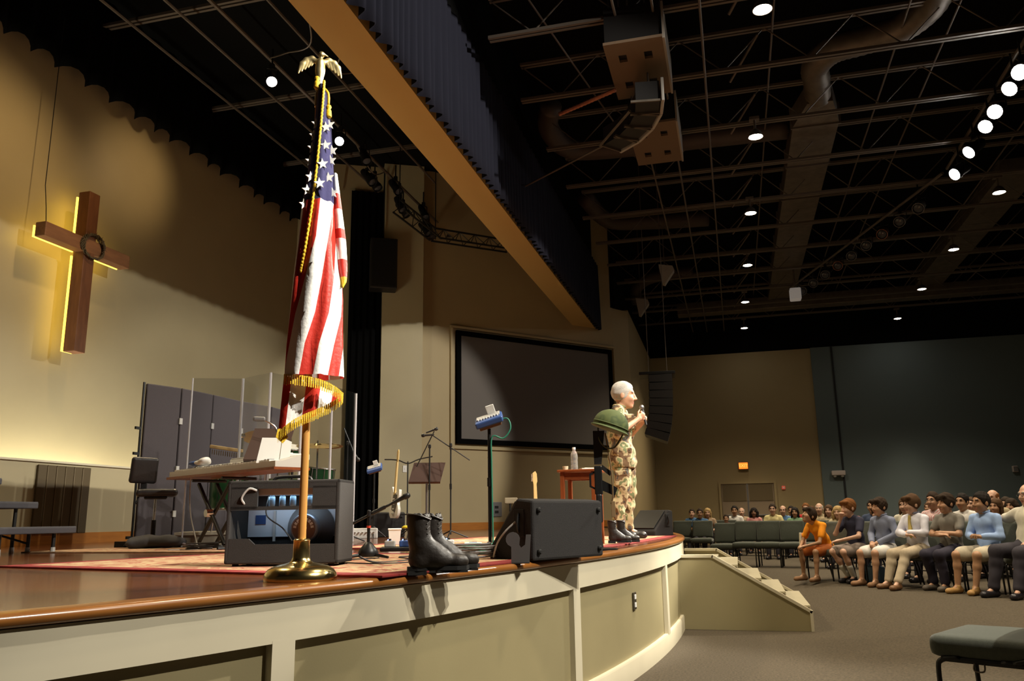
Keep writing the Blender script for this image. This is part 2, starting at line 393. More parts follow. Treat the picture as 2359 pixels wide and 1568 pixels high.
# ------------------------------------------------------------------ doors on the far wall
t = thing('door_1', 'double doors with pale lower panels in the far olive wall', None, (29.98, 0, ROW)); t['kind'] = 'structure'
DY0, DY1, DT = .512, -1.265, 2.246-ROW
dm = mat('door_tan', (.30, .225, .15), .55); dm2 = mat('door_dark', (.15, .11, .055), .5)
cy = (DY0+DY1)/2; hw = (DY0-DY1)/2
for s in (-1, 1):
    q = B(); q.box((-.02, cy+s*hw/2, DT/2), (.05, hw-.03, DT)); o = q.build('door_leaf', dm, t)
    q = B(); q.box((-.05, cy+s*hw/2, DT-.31), (.02, hw-.10, .56)); q.build('window_panel', dm2, o)
    q = B(); q.rbox((-.07, cy+s*hw*.5, 1.0), (.05, hw*.7, .05), .01); q.build('push_bar', GREY, o)
q = B(); q.box((-.045, cy, DT/2), (.06, .05, DT)); q.build('centre_post', GREY, t)
for (y, z, sy, sz) in ((DY0+.04, DT/2, .08, DT), (DY1-.04, DT/2, .08, DT), (cy, DT+.04, 2*hw+.16, .08)):
    q = B(); q.box((-.03, y, z), (.09, sy, sz)); q.build('door_frame', WALLOLIVE, t)
# exit sign
t = thing('exit_sign', 'glowing orange exit sign on the far wall above the double doors', 'exit sign', (29.93, -.30, 2.86))
q = B(); q.rbox((0, 0, 0), (.10, .34, .26), .02); q.build('housing', mat('sign_housing', (.25, .10, .04), .5), t)
q = B(); q.box((-.055, 0, 0), (.01, .30, .215)); q.build('lit_face', mat('exit_glow', (.9, .2, .03), .5, emit=(1, .20, .02), estr=1.6), t)
tx = bpy.data.curves.new('letters', 'FONT'); tx.body = 'EXIT'; tx.size = .15; tx.align_x = 'CENTER'; tx.align_y = 'CENTER'; tx.extrude = .002
to = bpy.data.objects.new('letters', tx); COL.objects.link(to)
dg = bpy.context.evaluated_depsgraph_get(); me = bpy.data.meshes.new_from_object(to.evaluated_get(dg)); bpy.data.objects.remove(to)
me.materials.clear(); me.materials.append(mat('exit_letters', (1, .4, .1), .5, emit=(1, .30, .06), estr=2.2))
lo = bpy.data.objects.new('letters', me); COL.objects.link(lo); lo.parent = t; lo.location = (-.063, 0, 0); lo.rotation_euler = (R(90), 0, R(-90))
# small wall fixtures
t = thing('wall_light', 'pale box emergency light high on the blue far wall', 'wall light', (29.83, -3.38, 2.52))
q = B(); q.rbox((0, 0, 0), (.2, .44, .16), .03); q.build('housing', mat('pale_housing', (.55, .48, .45), .5), t)
for yy in (-.12, .12): q = B(); q.ball((-.02, yy, -.10), (.06, .06, .05), 10); q.build('lamp_head', GREYL, t)
t = thing('wall_speaker', 'small pale box on the blue wall at the right edge', 'wall speaker', (29.86, -8.72, 2.50))
q = B(); q.rbox((0, 0, 0), (.12, .16, .2), .02); q.build('housing', mat('pale_housing', (.55, .48, .45), .5), t); q = B(); q.box((-.065, 0, 0), (.01, .12, .16)); q.build('grille', GREY, t)
t = thing('fire_alarm', 'tiny red fire alarm on the wall right of the double doors', 'alarm', (29.96, -1.58, 2.08))
q = B(); q.rbox((0, 0, 0), (.05, .11, .11), .01); q.build('body', mat('alarm_red_glow', (.8, .12, .08), .4, emit=(1, .15, .1), estr=.25), t); q = B(); q.box((-.03, 0, 0), (.015, .05, .05)); q.build('strobe', WHITEP, t)  # alarm body is given a faint glow of its own
t = thing('wall_socket_plate', 'grey socket plate low on the screen wall behind the blue mixer stand', 'socket', Vector((SW0.x, SW0.y, 0))+sd*1.75-sn*.02+Vector((0, 0, 1.40)), math.atan2(sd.y, sd.x))
q = B(); q.rbox((0, 0, 0), (.3, .02, .34), .006); q.build('plate', GREY, t)
for zz in (.05, -.06): q = B(); q.box((0, -.012, zz), (.1, .01, .06)); q.build('outlet', BLACKP, t)
# ================================================================== STAGE
st = thing('stage', 'raised curved stage with glossy red-brown wood deck and panelled cream and olive front', 'stage', (0, 0, 0))
A0, A1 = -124, -48
def arcband(name, prof, m, parent=st, a0=A0, a1=A1, n=96, smooth=True):
    """sweep a closed profile (r,z) along the stage arc"""
    q = B(); q.grid([[arcp(r, lerp(a0, a1, i/n), z) for (r, z) in prof] for i in range(n+1)], closed=True)
    k = len(prof); q.f.append(tuple(range(k))); q.f.append(tuple(n*k+j for j in reversed(range(k)))); q.mi += [0, 0]
    return q.build(name, m, parent, smooth=smooth, ang=35)
# deck: fan polygon back to the walls
q = B(); N = 96; top = []; 
for i in range(N+1):
    p = arcp(SR-.10, lerp(A0, A1, i/N), ST); top.append((p.x, p.y))
n_ = len(top); v = [(x, y, ST) for x, y in top]+[(x, 10.2, ST) for x, y in top]; f = [(i, i+1, n_+i+1, n_+i) for i in range(n_-1)]
q.add(v, f); q.add([(x, y, ST-.04) for x, y, z in v], [tuple(reversed(k)) for k in f]); q.build('deck', WOODF, st)
nose = [(SR-.10, ST-.042)]+[(SR-.02+.02*math.cos(a), ST-.021+.021*math.sin(a)) for a in np.linspace(-PI/2, PI/2, 7)]+[(SR-.10, ST+.001)]
arcband('deck_edge', nose, WOODLIP)
arcband('fascia_board', [(SR-.09, 0), (SR-.057, 0), (SR-.057, ST-.05), (SR-.09, ST-.05)], OLIVEP)
arcband('top_rail', [(SR-.07, ST-.20), (SR-.022, ST-.20), (SR-.022, ST-.045), (SR-.07, ST-.045)], WHITEPAINT)
arcband('base_rail', [(SR-.07, -.01), (SR-.022, -.01), (SR-.022, .135), (SR-.03, .15), (SR-.07, .15)], WHITEPAINT)
for k, a in enumerate((-116.6, -109.05, -101.6, -93.85, -86.0, -78, -70.5)):
    da = math.degrees(.055/SR)
    arcband('stile', [(SR-.07, .14), (SR-.022, .14), (SR-.022, ST-.19), (SR-.07, ST-.19)], WHITEPAINT, a0=a-da, a1=a+da, n=3, smooth=False)
# outlet plate on the fascia
t = thing('outlet_plate', 'small steel outlet plate on the stage front panel', 'outlet', arcp(SR-.049, -97.6, .545), R(-97.6-90+180))
t.rotation_euler = (0, 0, R(-97.6+90))
q = B(); q.rbox((0, 0, 0), (.085, .012, .13), .004); q.build('plate', mat('bronze_plate', (.10, .085, .06), .4, .6), t)
for z in (-.03, .03): q = B(); q.rbox((0, -.008, z), (.04, .008, .036), .003); q.build('receptacle', WHITEP, t)
# ------------------------------------------------------------------ steps to the stage
sx0, sx1 = 9.36, 11.15; yT, yL, yE = .70, .30, -.66
t = thing('stage_steps', 'boxed olive steps with cream edge trim leading up to the stage', 'steps', (0, 0, 0))
prof = [(yT, 0), (yE, 0), (yE, .19), (yL, .75), (yT, .75)]
for (x, th) in ((sx0, .05), (sx1, .05)):
    q = B(); v = [(x, y, z) for y, z in prof]+[(x+th, y, z) for y, z in prof]; k = len(prof)
    q.add(v, [tuple(range(k)), tuple(reversed(range(k, 2*k)))]+[(i, (i+1) % k, (i+1) % k+k, i+k) for i in range(k)]); o = q.build('side_panel', OLIVEP, t)
    q = B()
    for (a, b) in (((yE-.005, .0), (yE-.005, .20)), ((yE-.01, .195), (yL, .757)), ((yL, .757), (yT, .757))):
        a3 = Vector((x+th/2, a[0], a[1])); b3 = Vector((x+th/2, b[0], b[1])); dd = (b3-a3); L = dd.length; dd.normalize(); nn = Vector((1, 0, 0)).cross(dd)
        q.box((a3+b3)/2, (.085, L+.01, .03), Matrix((Vector((1, 0, 0)), dd, nn)).transposed())
    q.build('edge_trim', WHITEPAINT, o)
TRD = mat('step_tread', (.42, .38, .27), .6, var=.05, vscale=3)
def slopez(y): return .75 if y > yL else .19+(y-yE)/(yL-yE)*.56
nst = 5
for k in range(nst):
    y1_ = yT-.02 if k == 0 else yL-(k-1)*.235; y0_ = (yL if k == 0 else max(yE+.02, y1_-.235)); z = .70 if k == 0 else slopez(y1_)-.085
    q = B(); q.box(((sx0+sx1+.05)/2, (y0_+y1_)/2-.01, z-.02), (sx1-sx0-.05, y1_-y0_+.03, .04)); q.build('tread', TRD, t)
    q = B(); q.box(((sx0+sx1+.05)/2, y0_-.005, z-.09), (sx1-sx0-.05, .02, .14)); q.build('riser', OLIVEP, t)
# ================================================================== SOFT SHAPES (rounded solids blended into one surface)
def _dist(kind, q, X):
    if kind == 'cap':
        a, b, ra, rb = np.array(q[0], float), np.array(q[1], float), q[2], q[3]; ab = b-a; L = ab@ab+1e-12
        fl = q[4] if len(q) > 4 else None
        P_ = X-a; t = np.clip((P_@ab)/L, 0, 1); V = P_-t[..., None]*ab
        if fl is not None:
            nrm = np.array(fl[0], float); nrm /= np.linalg.norm(nrm); dn = V@nrm; V = V+dn[..., None]*nrm*(1/fl[1]-1)
        return np.sqrt((V*V).sum(-1))-(ra+(rb-ra)*t)
    if kind == 'ell':
        c, r = np.array(q[0], float), np.array(q[1], float); V = X-c
        if len(q) > 2 and q[2] is not None: V = V@np.array(q[2])
        k0 = np.sqrt(((V/r)**2).sum(-1)); k1 = np.sqrt(((V/(r*r))**2).sum(-1))+1e-9; return k0*(k0-1)/k1
    if kind == 'box':
        c, h, rr = np.array(q[0], float), np.array(q[1], float), q[2]; V = X-c
        if len(q) > 3 and q[3] is not None: V = V@np.array(q[3])
        D_ = np.abs(V)-(h-rr); return np.sqrt((np.maximum(D_, 0)**2).sum(-1))+np.minimum(D_.max(-1), 0)-rr
    if kind == 'half':   # half space: keep points with (x-p).n < 0
        return (X-np.array(q[0], float))@np.array(q[1], float)
def _bb(kind, q):
    if kind == 'cap':
        a, b = np.array(q[0], float), np.array(q[1], float); r = max(q[2], q[3]); return np.minimum(a, b)-r, np.maximum(a, b)+r
    r = float(np.max(q[1])) if kind == 'ell' else float(np.linalg.norm(q[1])); c = np.array(q[0], float); return c-r, c+r
def soft(prims, vox=.012, infl=0.):
    """prims: (op, kind, args, blend); op '+', '-' or '&'. returns verts, quads"""
    lo = np.min([_bb(k, q)[0] for op, k, q, bl in prims if op == '+'], 0)-vox*3-infl; hi = np.max([_bb(k, q)[1] for op, k, q, bl in prims if op == '+'], 0)+vox*3+infl
    n = np.ceil((hi-lo)/vox).astype(int)+1; F = np.full(n, 10., np.float32)
    ax = [lo[i]+vox*np.arange(n[i]) for i in range(3)]
    for op, k, q, bl in prims:
        if op == '&' or k == 'half': i0 = np.zeros(3, int); i1 = n
        else:
            b0, b1 = _bb(k, q); m_ = max(3*vox, 1.5*bl)+infl; i0 = np.clip(np.floor((b0-m_-lo)/vox).astype(int), 0, n); i1 = np.clip(np.ceil((b1+m_-lo)/vox).astype(int)+1, 0, n)
        if (i1 <= i0).any(): continue
        sl = tuple(slice(a, b) for a, b in zip(i0, i1)); X = np.stack(np.meshgrid(*[ax[i][sl[i]] for i in range(3)], indexing='ij'), -1)
        d_ = _dist(k, q, X)-(infl if op == '+' else 0); f = F[sl]
        if op == '+':
            if bl > 0: h = np.clip(.5+.5*(f-d_)/bl, 0, 1); F[sl] = f*(1-h)+d_*h-bl*h*(1-h)
            else: F[sl] = np.minimum(f, d_)
        elif op == '-': 
            if bl > 0: h = np.clip(.5-.5*(f+d_)/bl, 0, 1); F[sl] = f*(1-h)-d_*h+bl*h*(1-h)
            else: F[sl] = np.maximum(f, -d_)
        else: F[sl] = np.maximum(f, d_)
    S = F < 0; c = np.zeros(tuple(n-1), np.int32)
    off = [(i, j, k) for i in (0, 1) for j in (0, 1) for k in (0, 1)]
    cs = [F[i:n[0]-1+i, j:n[1]-1+j, k:n[2]-1+k] for i, j, k in off]; cnt = sum((x < 0).astype(np.int8) for x in cs)
    act = np.argwhere((cnt > 0) & (cnt < 8))
    if len(act) == 0: return np.zeros((0, 3)), np.zeros((0, 4), int)
    idx = np.full(tuple(n-1), -1, np.int32); idx[tuple(act.T)] = np.arange(len(act))
    vals = np.stack([x[tuple(act.T)] for x in cs], 1); acc = np.zeros((len(act), 3)); num = np.zeros(len(act))
    for a in range(8):
        for b in range(a+1, 8):
            d_ = [abs(off[a][i]-off[b][i]) for i in range(3)]
            if sum(d_) != 1: continue
            va, vb = vals[:, a], vals[:, b]; m_ = (va < 0) != (vb < 0); t = np.where(m_, va/(va-vb+1e-12), 0)
            p = np.array(off[a])+(np.array(off[b])-np.array(off[a]))*t[:, None]; acc += p*m_[:, None]; num += m_
    V = lo+vox*(act+acc/num[:, None]); Q = []
    for a in range(3):
        b, c_ = (a+1) % 3, (a+2) % 3; s0 = [slice(None)]*3; s1 = [slice(None)]*3; s0[a] = slice(0, -1); s1[a] = slice(1, None)
        A, Bq = S[tuple(s0)], S[tuple(s1)]; E_ = np.argwhere(A != Bq); E_ = E_[(E_[:, b] > 0) & (E_[:, c_] > 0) & (E_[:, b] < n[b]-1) & (E_[:, c_] < n[c_]-1)]
        if len(E_) == 0: continue
        flip = A[tuple(E_.T)]; e1 = np.zeros(3, int); e1[b] = 1; e2 = np.zeros(3, int); e2[c_] = 1
        q = np.stack([idx[tuple((E_-e1-e2).T)], idx[tuple((E_-e2).T)], idx[tuple(E_.T)], idx[tuple((E_-e1).T)]], 1); q[~flip] = q[~flip][:, ::-1]; Q.append(q)
    return V, np.concatenate(Q)
def soft_obj(name, prims, vox, mats, parent=None, paint=None, wrinkle=0., infl=0., seed=0, wf=14.):
    V, Q = soft(prims, vox, infl)
    if wrinkle:
        rs = np.random.RandomState(seed); s = np.zeros(len(V))
        for _ in range(7):
            k = rs.normal(size=3)*wf*(.6+rs.rand()); s += np.sin(V@k+rs.rand()*6.28+2*np.sin(V@(rs.normal(size=3)*6)))
        e = np.concatenate([Q[:, [0, 1]], Q[:, [2, 3]]]); nrm = np.zeros_like(V); fn = np.cross(V[Q[:, 2]]-V[Q[:, 0]], V[Q[:, 3]]-V[Q[:, 1]])
        for k in range(4): np.add.at(nrm, Q[:, k], fn)
        nrm /= np.linalg.norm(nrm, axis=1, keepdims=True)+1e-9; V = V+nrm*(s*wrinkle/3)[:, None]
    me = bpy.data.meshes.new(name); me.from_pydata(V.tolist(), [], Q.tolist())
    mats = mats if isinstance(mats, (list, tuple)) else [mats]
    for q in mats: me.materials.append(q)
    if paint is not None and len(Q):
        me.polygons.foreach_set('material_index', paint(V[Q].mean(1)).astype(np.int32))
    me.polygons.foreach_set('use_smooth', [True]*len(me.polygons)); me.update()
    o = bpy.data.objects.new(name, me); COL.objects.link(o)
    if parent: o.parent = parent
    return o
def cap(a, b, ra, rb=None, bl=.02, flat=None, op='+'): return (op, 'cap', (a, b, ra, ra if rb is None else rb)+((flat,) if flat else ()), bl)
def ell(c, r, bl=.02, M=None, op='+'): return (op, 'ell', (c, r, None if M is None else [list(x) for x in M]), bl)
def sbox(c, h, rr=.01, bl=.01, M=None, op='+'): return (op, 'box', (c, h, rr, None if M is None else [list(x) for x in M]), bl)
def half(p, n, op='&'): n = Vector(n).normalized(); return (op, 'half', (p, tuple(n)), 0)
def az(x, y): return math.atan2(y, x)-PI/2      # local x to the right of the viewer, local y away

# ================================================================== CROSS ON THE BACK WALL
t = thing('wooden_cross', 'large dark wooden cross with thorn crown and yellow light glowing behind it', 'cross', (9.50, 9.10, 3.62))
q = B(); q.rbox((0, 0, 1.22), (.21, .20, 2.44), .012); q.build('upright', WOODCROSS, t)
q = B(); q.rbox((0, -.012, 1.60), (1.66, .18, .21), .012); q.build('crossbeam', ramp_mat('crossbeam_wood', [(0, (.10, .04, .013)), (.5, (.19, .08, .028)), (1, (.28, .125, .045))], 5, .65, stretch=(.6, 3, 3), detail=6, bump=.2), t)
GLOW = mat('yellow_strip', (1, .7, .1), .5, emit=(1, .66, .07), estr=3.2)
for (c, d) in (((0, .135, .73), (.20, .02, 1.44)), ((0, .135, 2.04), (.20, .02, .66)), ((-.455, .12, 1.585), (.72, .02, .17)), ((.455, .12, 1.585), (.72, .02, .17))):
    q = B(); q.box(c, d); q.build('light_strip', GLOW, t)
q = B()
for k in range(5):
    r_ = random.Random(k); P_ = []
    for i in range(33):
        a = 2*PI*i/32; rr = .205+.018*math.sin(a*7+k*1.3)+r_.uniform(-.008, .008); P_.append((.03+rr*math.cos(a), -.135+.03*math.sin(a*5+k), 1.60+.86*rr*math.sin(a)))
    q.tube(P_, .009, 5)
for k in range(46):
    a = random.uniform(0, 2*PI); rr = .205; c = Vector((.03+rr*math.cos(a), -.14, 1.60+.86*rr*math.sin(a))); dd = Vector((random.uniform(-1, 1), random.uniform(-1, .2), random.uniform(-1, 1))).normalized()*.06
    q.tube([c, c+dd], [.006, .001], 4)
q.build('thorn_crown', mat('dry_twig', (.07, .05, .025), .9), t)
q = B(); q.tube([(-.73, 0, 1.70), (-.74, .02, 1.95), (-.72, .1, 2.3), (-.70, .12, 5.0)], .006, 5); q.build('wire', BLACKM, t)

# ================================================================== FLAG
FX, FY = 3.25, 1.82
t = thing('flag', 'american flag draped on a wooden pole with brass eagle and round brass base', 'flag', (FX, FY, ST), az(FX, FY))
q = B(); q.lathe([(.0, 0), (.152, 0), (.154, .012), (.150, .028), (.138, .045), (.115, .058), (.085, .066), (.055, .072), (.042, .080), (.036, .095), (.034, .16), (.036, .165), (.030, .172), (0, .172)], 40); q.build('base', BRASS, t, True, ang=50)
q = B(); q.tube([(0, 0, .15), (0, 0, 2.24)], .0175, 14); q.build('pole', WOODPOLE, t, True, ang=50)
q = B(); q.lathe([(0, 2.20), (.02, 2.20), (.021, 2.26), (.015, 2.28), (.022, 2.295), (.026, 2.31), (.018, 2.325), (.016, 2.34), (0, 2.345)], 16); q.build('ferrule', BRASSR, t, True, ang=50)
ez = 2.34
pr = [ell((0, 0, ez+.055), (.024, .022, .05), .01), ell((0, -.004, ez+.09), (.02, .02, .03), .012), ell((.004, -.005, ez+.138), (.015, .015, .017), .012), cap((.012, -.006, ez+.142), (.034, -.008, ez+.131), .007, .003, .004), cap((0, 0, ez+.02), (0, 0, ez-.02), .014, .02, .01)]
for s in (-1, 1):
    pts = [(s*.015, 0, ez+.10), (s*.04, .004, ez+.118), (s*.066, .006, ez+.108), (s*.083, .006, ez+.085), (s*.094, .006, ez+.05)]
    for i, (a, b) in enumerate(zip(pts[:-1], pts[1:])):
        pr.append(cap(a, b, .014, .013 if i < 3 else .006, .006, ((0, 1, 0), .55)))
    for k in range(5):
        x = s*(.03+.015*k); pr.append(cap((x, .004, ez+.11-.006*k), (x+s*.012, .004, ez+.078-.012*k), .009, .005, .004, ((0, 1, 0), .5)))
soft_obj('eagle', pr, .0035, BRASSR, t)
NAVY = mat('flag_navy', (.055, .052, .13), .85, bump=.15, bscale=60, spec=.15); RED = mat('flag_red', (.52, .028, .016), .5, bump=.2, bscale=50); FWH = mat('flag_white', (.78, .77, .74), .5, bump=.2, bscale=50)
GOLD = mat('gold_fringe', (.78, .50, .02), .5, bump=.4, bscale=200)
zy = ([185, 215, 300, 400, 475, 560, 650, 730, 800, 870, 905, 950, 985, 1020, 1280], [3.288, 3.218, 3.024, 2.8, 2.636, 2.454, 2.265, 2.1, 1.958, 1.819, 1.75, 1.662, 1.594, 1.527, 1.045])
def fz(y): return interp(y, *zy)-ST
def fx(px, y): return (px-(735.5-(y-215)*.0391))/(484+(y-215)*.0617)
def tb(s_): a = [tuple(map(float, k.split(':'))) for k in s_.split()]; return [k[0] for k in a], [k[1] for k in a]
TL = tb('205:733 230:731 300:724 400:709 475:696 560:687 650:676 730:668 800:661 870:656'); TR = tb('205:748 230:755 300:763 400:776 475:786 560:797 620:800 650:798 660:790')
TM = tb('205:748 230:755 300:763 400:768 475:771 560:775 620:781 650:788 670:790 730:790 800:790 870:792')
BD = [tb('475:700 560:691 650:679 730:669 800:661 870:650'), tb('475:737 560:727 650:703 730:681 800:667 870:654'), tb('475:768 560:755 650:740 730:725 800:702 870:689'),
      tb('475:780 560:773 650:768 730:756 800:734 870:720'), tb('475:792 560:797 650:790 730:785 800:768 870:754'), tb('475:799 650:799 730:792 800:790 870:779')]
COLS = [FWH, RED, FWH, RED, FWH, RED, FWH]
def fdepth(s, y): 
    g = min(1, (y-200)/250); return -.028-(.03+.045*g)*math.sin(PI*min(1, max(0, s)))**.7-.010*g*math.sin(2*PI*2.6*s+y/80)-.006*g*math.sin(2*PI*5.3*s-y/47+1)
rows = [205, 230, 262, 300, 350, 400, 440, 475, 476, 500, 530, 560, 590, 620, 650, 690, 730, 765, 800, 835, 870]
q = B(); P_ = []; SUB = 4
for y in rows:
    l, r_ = interp(y, *TL), interp(y, *TM); bs = [l]+[min(max(interp(max(y, 475), *b), l), r_) for b in BD]+[r_]; row = []
    for a, b in zip(bs[:-1], bs[1:]):
        for k in range(SUB): row.append(lerp(a, b, k/SUB))
    row.append(r_); P_.append([(fx(x, y), fdepth((x-l)/max(1, r_-l), y)+.0, fz(y)+.0006*math.sin(x)) for x in row])
W = len(P_[0])
q.v = [p for row in P_ for p in row]
for i in range(len(rows)-1):
    for j in range(W-1):
        q.f.append((i*W+j, i*W+j+1, (i+1)*W+j+1, (i+1)*W+j)); q.mi.append(0 if rows[i] < 475 else 1+(j//SUB) % 2 if True else 0)
# materials: 0 navy, 1 white (even block), 2 red (odd block)
q.build('front_cloth', [NAVY, FWH, RED], t, True, fix=False)
# back of the drape
q = B(); 
q.grid([[(fx(lerp(interp(y, *TL), interp(y, *TM), k/16), y), .02+.05*min(1, (y-200)/250)*math.sin(PI*k/16)+(fdepth(k/16, y)+.02)*(abs(k/16-.5)*2)**6, fz(y)) for k in range(17)] for y in rows])
for i in range(len(rows)-1):
    for j in range(16): q.mi[i*16+j] = 0 if rows[i] < 475 else 1+(j//3) % 2
q.build('back_cloth', [NAVY, FWH, RED], t, True, fix=False)
# folded edge on the right showing stripe ends
for (ya, yb, mm) in ((404, 450, FWH), (450, 485, RED), (485, 530, FWH), (530, 552, RED), (552, 600, FWH), (600, 640, RED), (640, 662, GOLD)):
    q = B(); G = []
    for k in range(4):
        y = lerp(ya, yb, k/3); a = interp(y, *TM)-2; b = interp(y, *TR); G.append([(fx(lerp(a, b, j/4), y), -.035-.018*math.sin(PI*j/4), fz(y)) for j in range(5)])
    q.grid(G); G2 = [[(x, y+.02, z) for x, y, z in r_] for r_ in G]; q.grid(G2); q.build('folded_edge', mm, t, True, fix=False)
# lower fold that hangs behind the first fringe
bot = [(0, 641, 1006), (.2, 666, 990), (.42, 700, 973), (.75, 745, 950), (1, 787, 921)]
def lowpt(u, v):
    xt, yt = lerp(655, 789, u), lerp(868, 908, u); xb = interp(u, [b[0] for b in bot], [b[1] for b in bot]); yb = interp(u, [b[0] for b in bot], [b[2] for b in bot])
    x, y = lerp(xt, xb, v), lerp(yt, yb, v); return (fx(x, y), -.012-.03*math.sin(PI*u)-.012*math.sin(u*14), fz(y))
ub = [0, .13, .38, .62, .84, 1]
for k in range(5):
    q = B(); q.grid([[lowpt(lerp(ub[k], ub[k+1], j/4), i/5) for j in range(5)] for i in range(6)]); q.grid([[tuple(Vector(lowpt(lerp(ub[k], ub[k+1], j/4), i/5))+Vector((0, .012, 0))) for j in range(5)] for i in range(6)])
    q.build('lower_stripe', [RED, FWH, RED, FWH, RED][k], t, True, fix=False)
def fringe(pts, hgt, dep):
    q = B(); n_ = len(pts)
    for i in range(n_-1):
        for k in range(5):
            x0, y0 = lerp(pts[i][0], pts[i+1][0], k/5), lerp(pts[i][1], pts[i+1][1], k/5); x1, y1 = lerp(pts[i][0], pts[i+1][0], (k+.8)/5), lerp(pts[i][1], pts[i+1][1], (k+.8)/5)
            u = (i+k/5)/(n_-1); dy = dep(u)+random.uniform(-.003, .003); a = (fx(x0, y0), dy, fz(y0)); b = (fx(x1, y1), dy, fz(y1)); hh = hgt*random.uniform(.92, 1.05)
            q.add([a, b, (b[0]-.002, dy-.002, b[2]-hh), (a[0]+.001, dy-.002, a[2]-hh), (a[0], dy+.006, a[2]), (b[0], dy+.006, b[2]), (b[0]-.002, dy+.004, b[2]-hh), (a[0]+.001, dy+.004, a[2]-hh)], [(0, 1, 2, 3), (7, 6, 5, 4), (0, 4, 5, 1), (1, 5, 6, 2), (2, 6, 7, 3), (3, 7, 4, 0)])
    return q.build('fringe', GOLD, t)
fringe([(655, 866), (680, 870), (705, 874), (730, 879), (755, 887), (775, 897), (791, 908)], .046, lambda u: -.040-.062*math.sin(PI*u)**.7)
fringe([(641, 998), (655, 985), (675, 970), (700, 957), (722, 948), (745, 938), (768, 924), (790, 908)], .046, lambda u: -.02-.035*math.sin(PI*u))
q = B(); q.add([(fx(x, y), dy, fz(y)) for dy in (-.022, -.008) for x, y in ((657, 985), (664, 1008), (652, 1022), (637, 1008), (641, 990))], [(0, 1, 2, 3, 4), (9, 8, 7, 6, 5)]+[(i, (i+1) % 5, (i+1) % 5+5, i+5) for i in range(5)]); q.build('fringe', GOLD, t)
def star(px, py, rad):
    l, r_ = interp(py, *TL), interp(py, *TM); s = (px-l)/(r_-l); y0 = fdepth(s, py)-.004; q = B(); pts = []
    for k in range(10):
        a = PI/2+k*PI/5+.15; rr = rad if k % 2 == 0 else rad*.42; pts.append((rr*math.cos(a)*.9, rr*math.sin(a)))
    q.prism(pts, -.002, .004); o = q.build('star', FWH, t, loc=(fx(px, py), y0, fz(py))); o.rotation_euler = (0, 0, R(-38*(s-.5)*2*.6)); return o
for (x, y) in ((729, 297), (750, 308), (758, 296), (724, 324), (720, 353), (749, 351), (764, 355), (715, 383), (761, 380), (742, 396), (756, 421), (716, 424), (735, 444), (708, 455), (765, 454), (701, 484)): star(x, y, .029)
q = B(); pts = [(746, 200), (742, 260), (736, 330), (727, 420), (717, 500), (704, 580), (693, 636)]
pth = catmull([(fx(x, y), fdepth((x-interp(y, *TL))/(interp(y, *TM)-interp(y, *TL)), y)-.012, fz(y)) for x, y in pts], 8)
for i in range(len(pth)-1):
    q.ball((Vector(pth[i])+Vector(pth[i+1]))/2, (.0075, .0075, .013), 6)
q.tube(pth, .006, 6); q.build('cord', GOLD, t, True)
q = B(); q.tube(catmull([(fx(738, 205), -.03, fz(205)), (fx(755, 222), -.045, fz(222)), (fx(756, 250), -.05, fz(250))], 5), .006, 6); q.build('cord', GOLD, t, True)
for (x, y, dy) in ((731, 178, -.035), (757, 252, -.055)):
    q = B(); zz = fz(y); q.lathe([(0, zz), (.010, zz-.004), (.013, zz-.014), (.008, zz-.022), (.012, zz-.03), (.015, zz-.06), (.013, zz-.065), (0, zz-.066)], 10, (fx(x, y), dy, 0)); q.build('tassel', GOLD, t, True)

# ================================================================== RUGS
def rug_mat(name, s):
    return ramp_mat(name, [(0, (.16, .02, .015)), (.36, (.24, .035, .02)), (.42, (.40, .27, .14)), (.52, (.44, .31, .17)), (.58, (.28, .05, .03)), (.68, (.44, .30, .16))], s, .95, detail=6, dist=1.5)
def rug(A, b, w, label, mt, border):
    A = Vector((*A, 0)); b = Vector((*b, 0)); dx = (b-A); L = dx.length; rz = math.atan2(dx.y, dx.x); t = thing('rug', label, 'rug', (A.x, A.y, ST), rz)
    q = B(); q.rbox((L/2, w/2, .006), (L-.24, w-.24, .010), .003); q.build('field', mt, t)
    for (c, d) in (((L/2, .06, .006), (L, .12, .011)), ((L/2, w-.06, .006), (L, .12, .011)), ((.06, w/2, .006), (.12, w-.24, .011)), ((L-.06, w/2, .006), (.12, w-.24, .011))):
        q = B(); q.rbox(c, d, .003); q.build('border', border, t)
RB = mat('rug_border_red', (.20, .018, .016), .95, var=.3, vscale=14)
rug((4.08, 4.30), (3.38, 1.50), 1.95, 'red patterned oriental rug under the guitar amplifier at the stage front', rug_mat('rug_pattern_a', 5), RB)
rug((6.75, 3.6), (6.55, 1.02), 3.8, 'red and cream patterned rug where the man in camouflage stands', rug_mat('rug_pattern_b', 4), RB)
rug((6.2, 6.3), (6.1, 3.9), 1.0, 'faded patterned rug under the keyboard stand', rug_mat('rug_pattern_c', 6), mat('rug_border_tan', (.34, .20, .10), .95, var=.3, vscale=14))

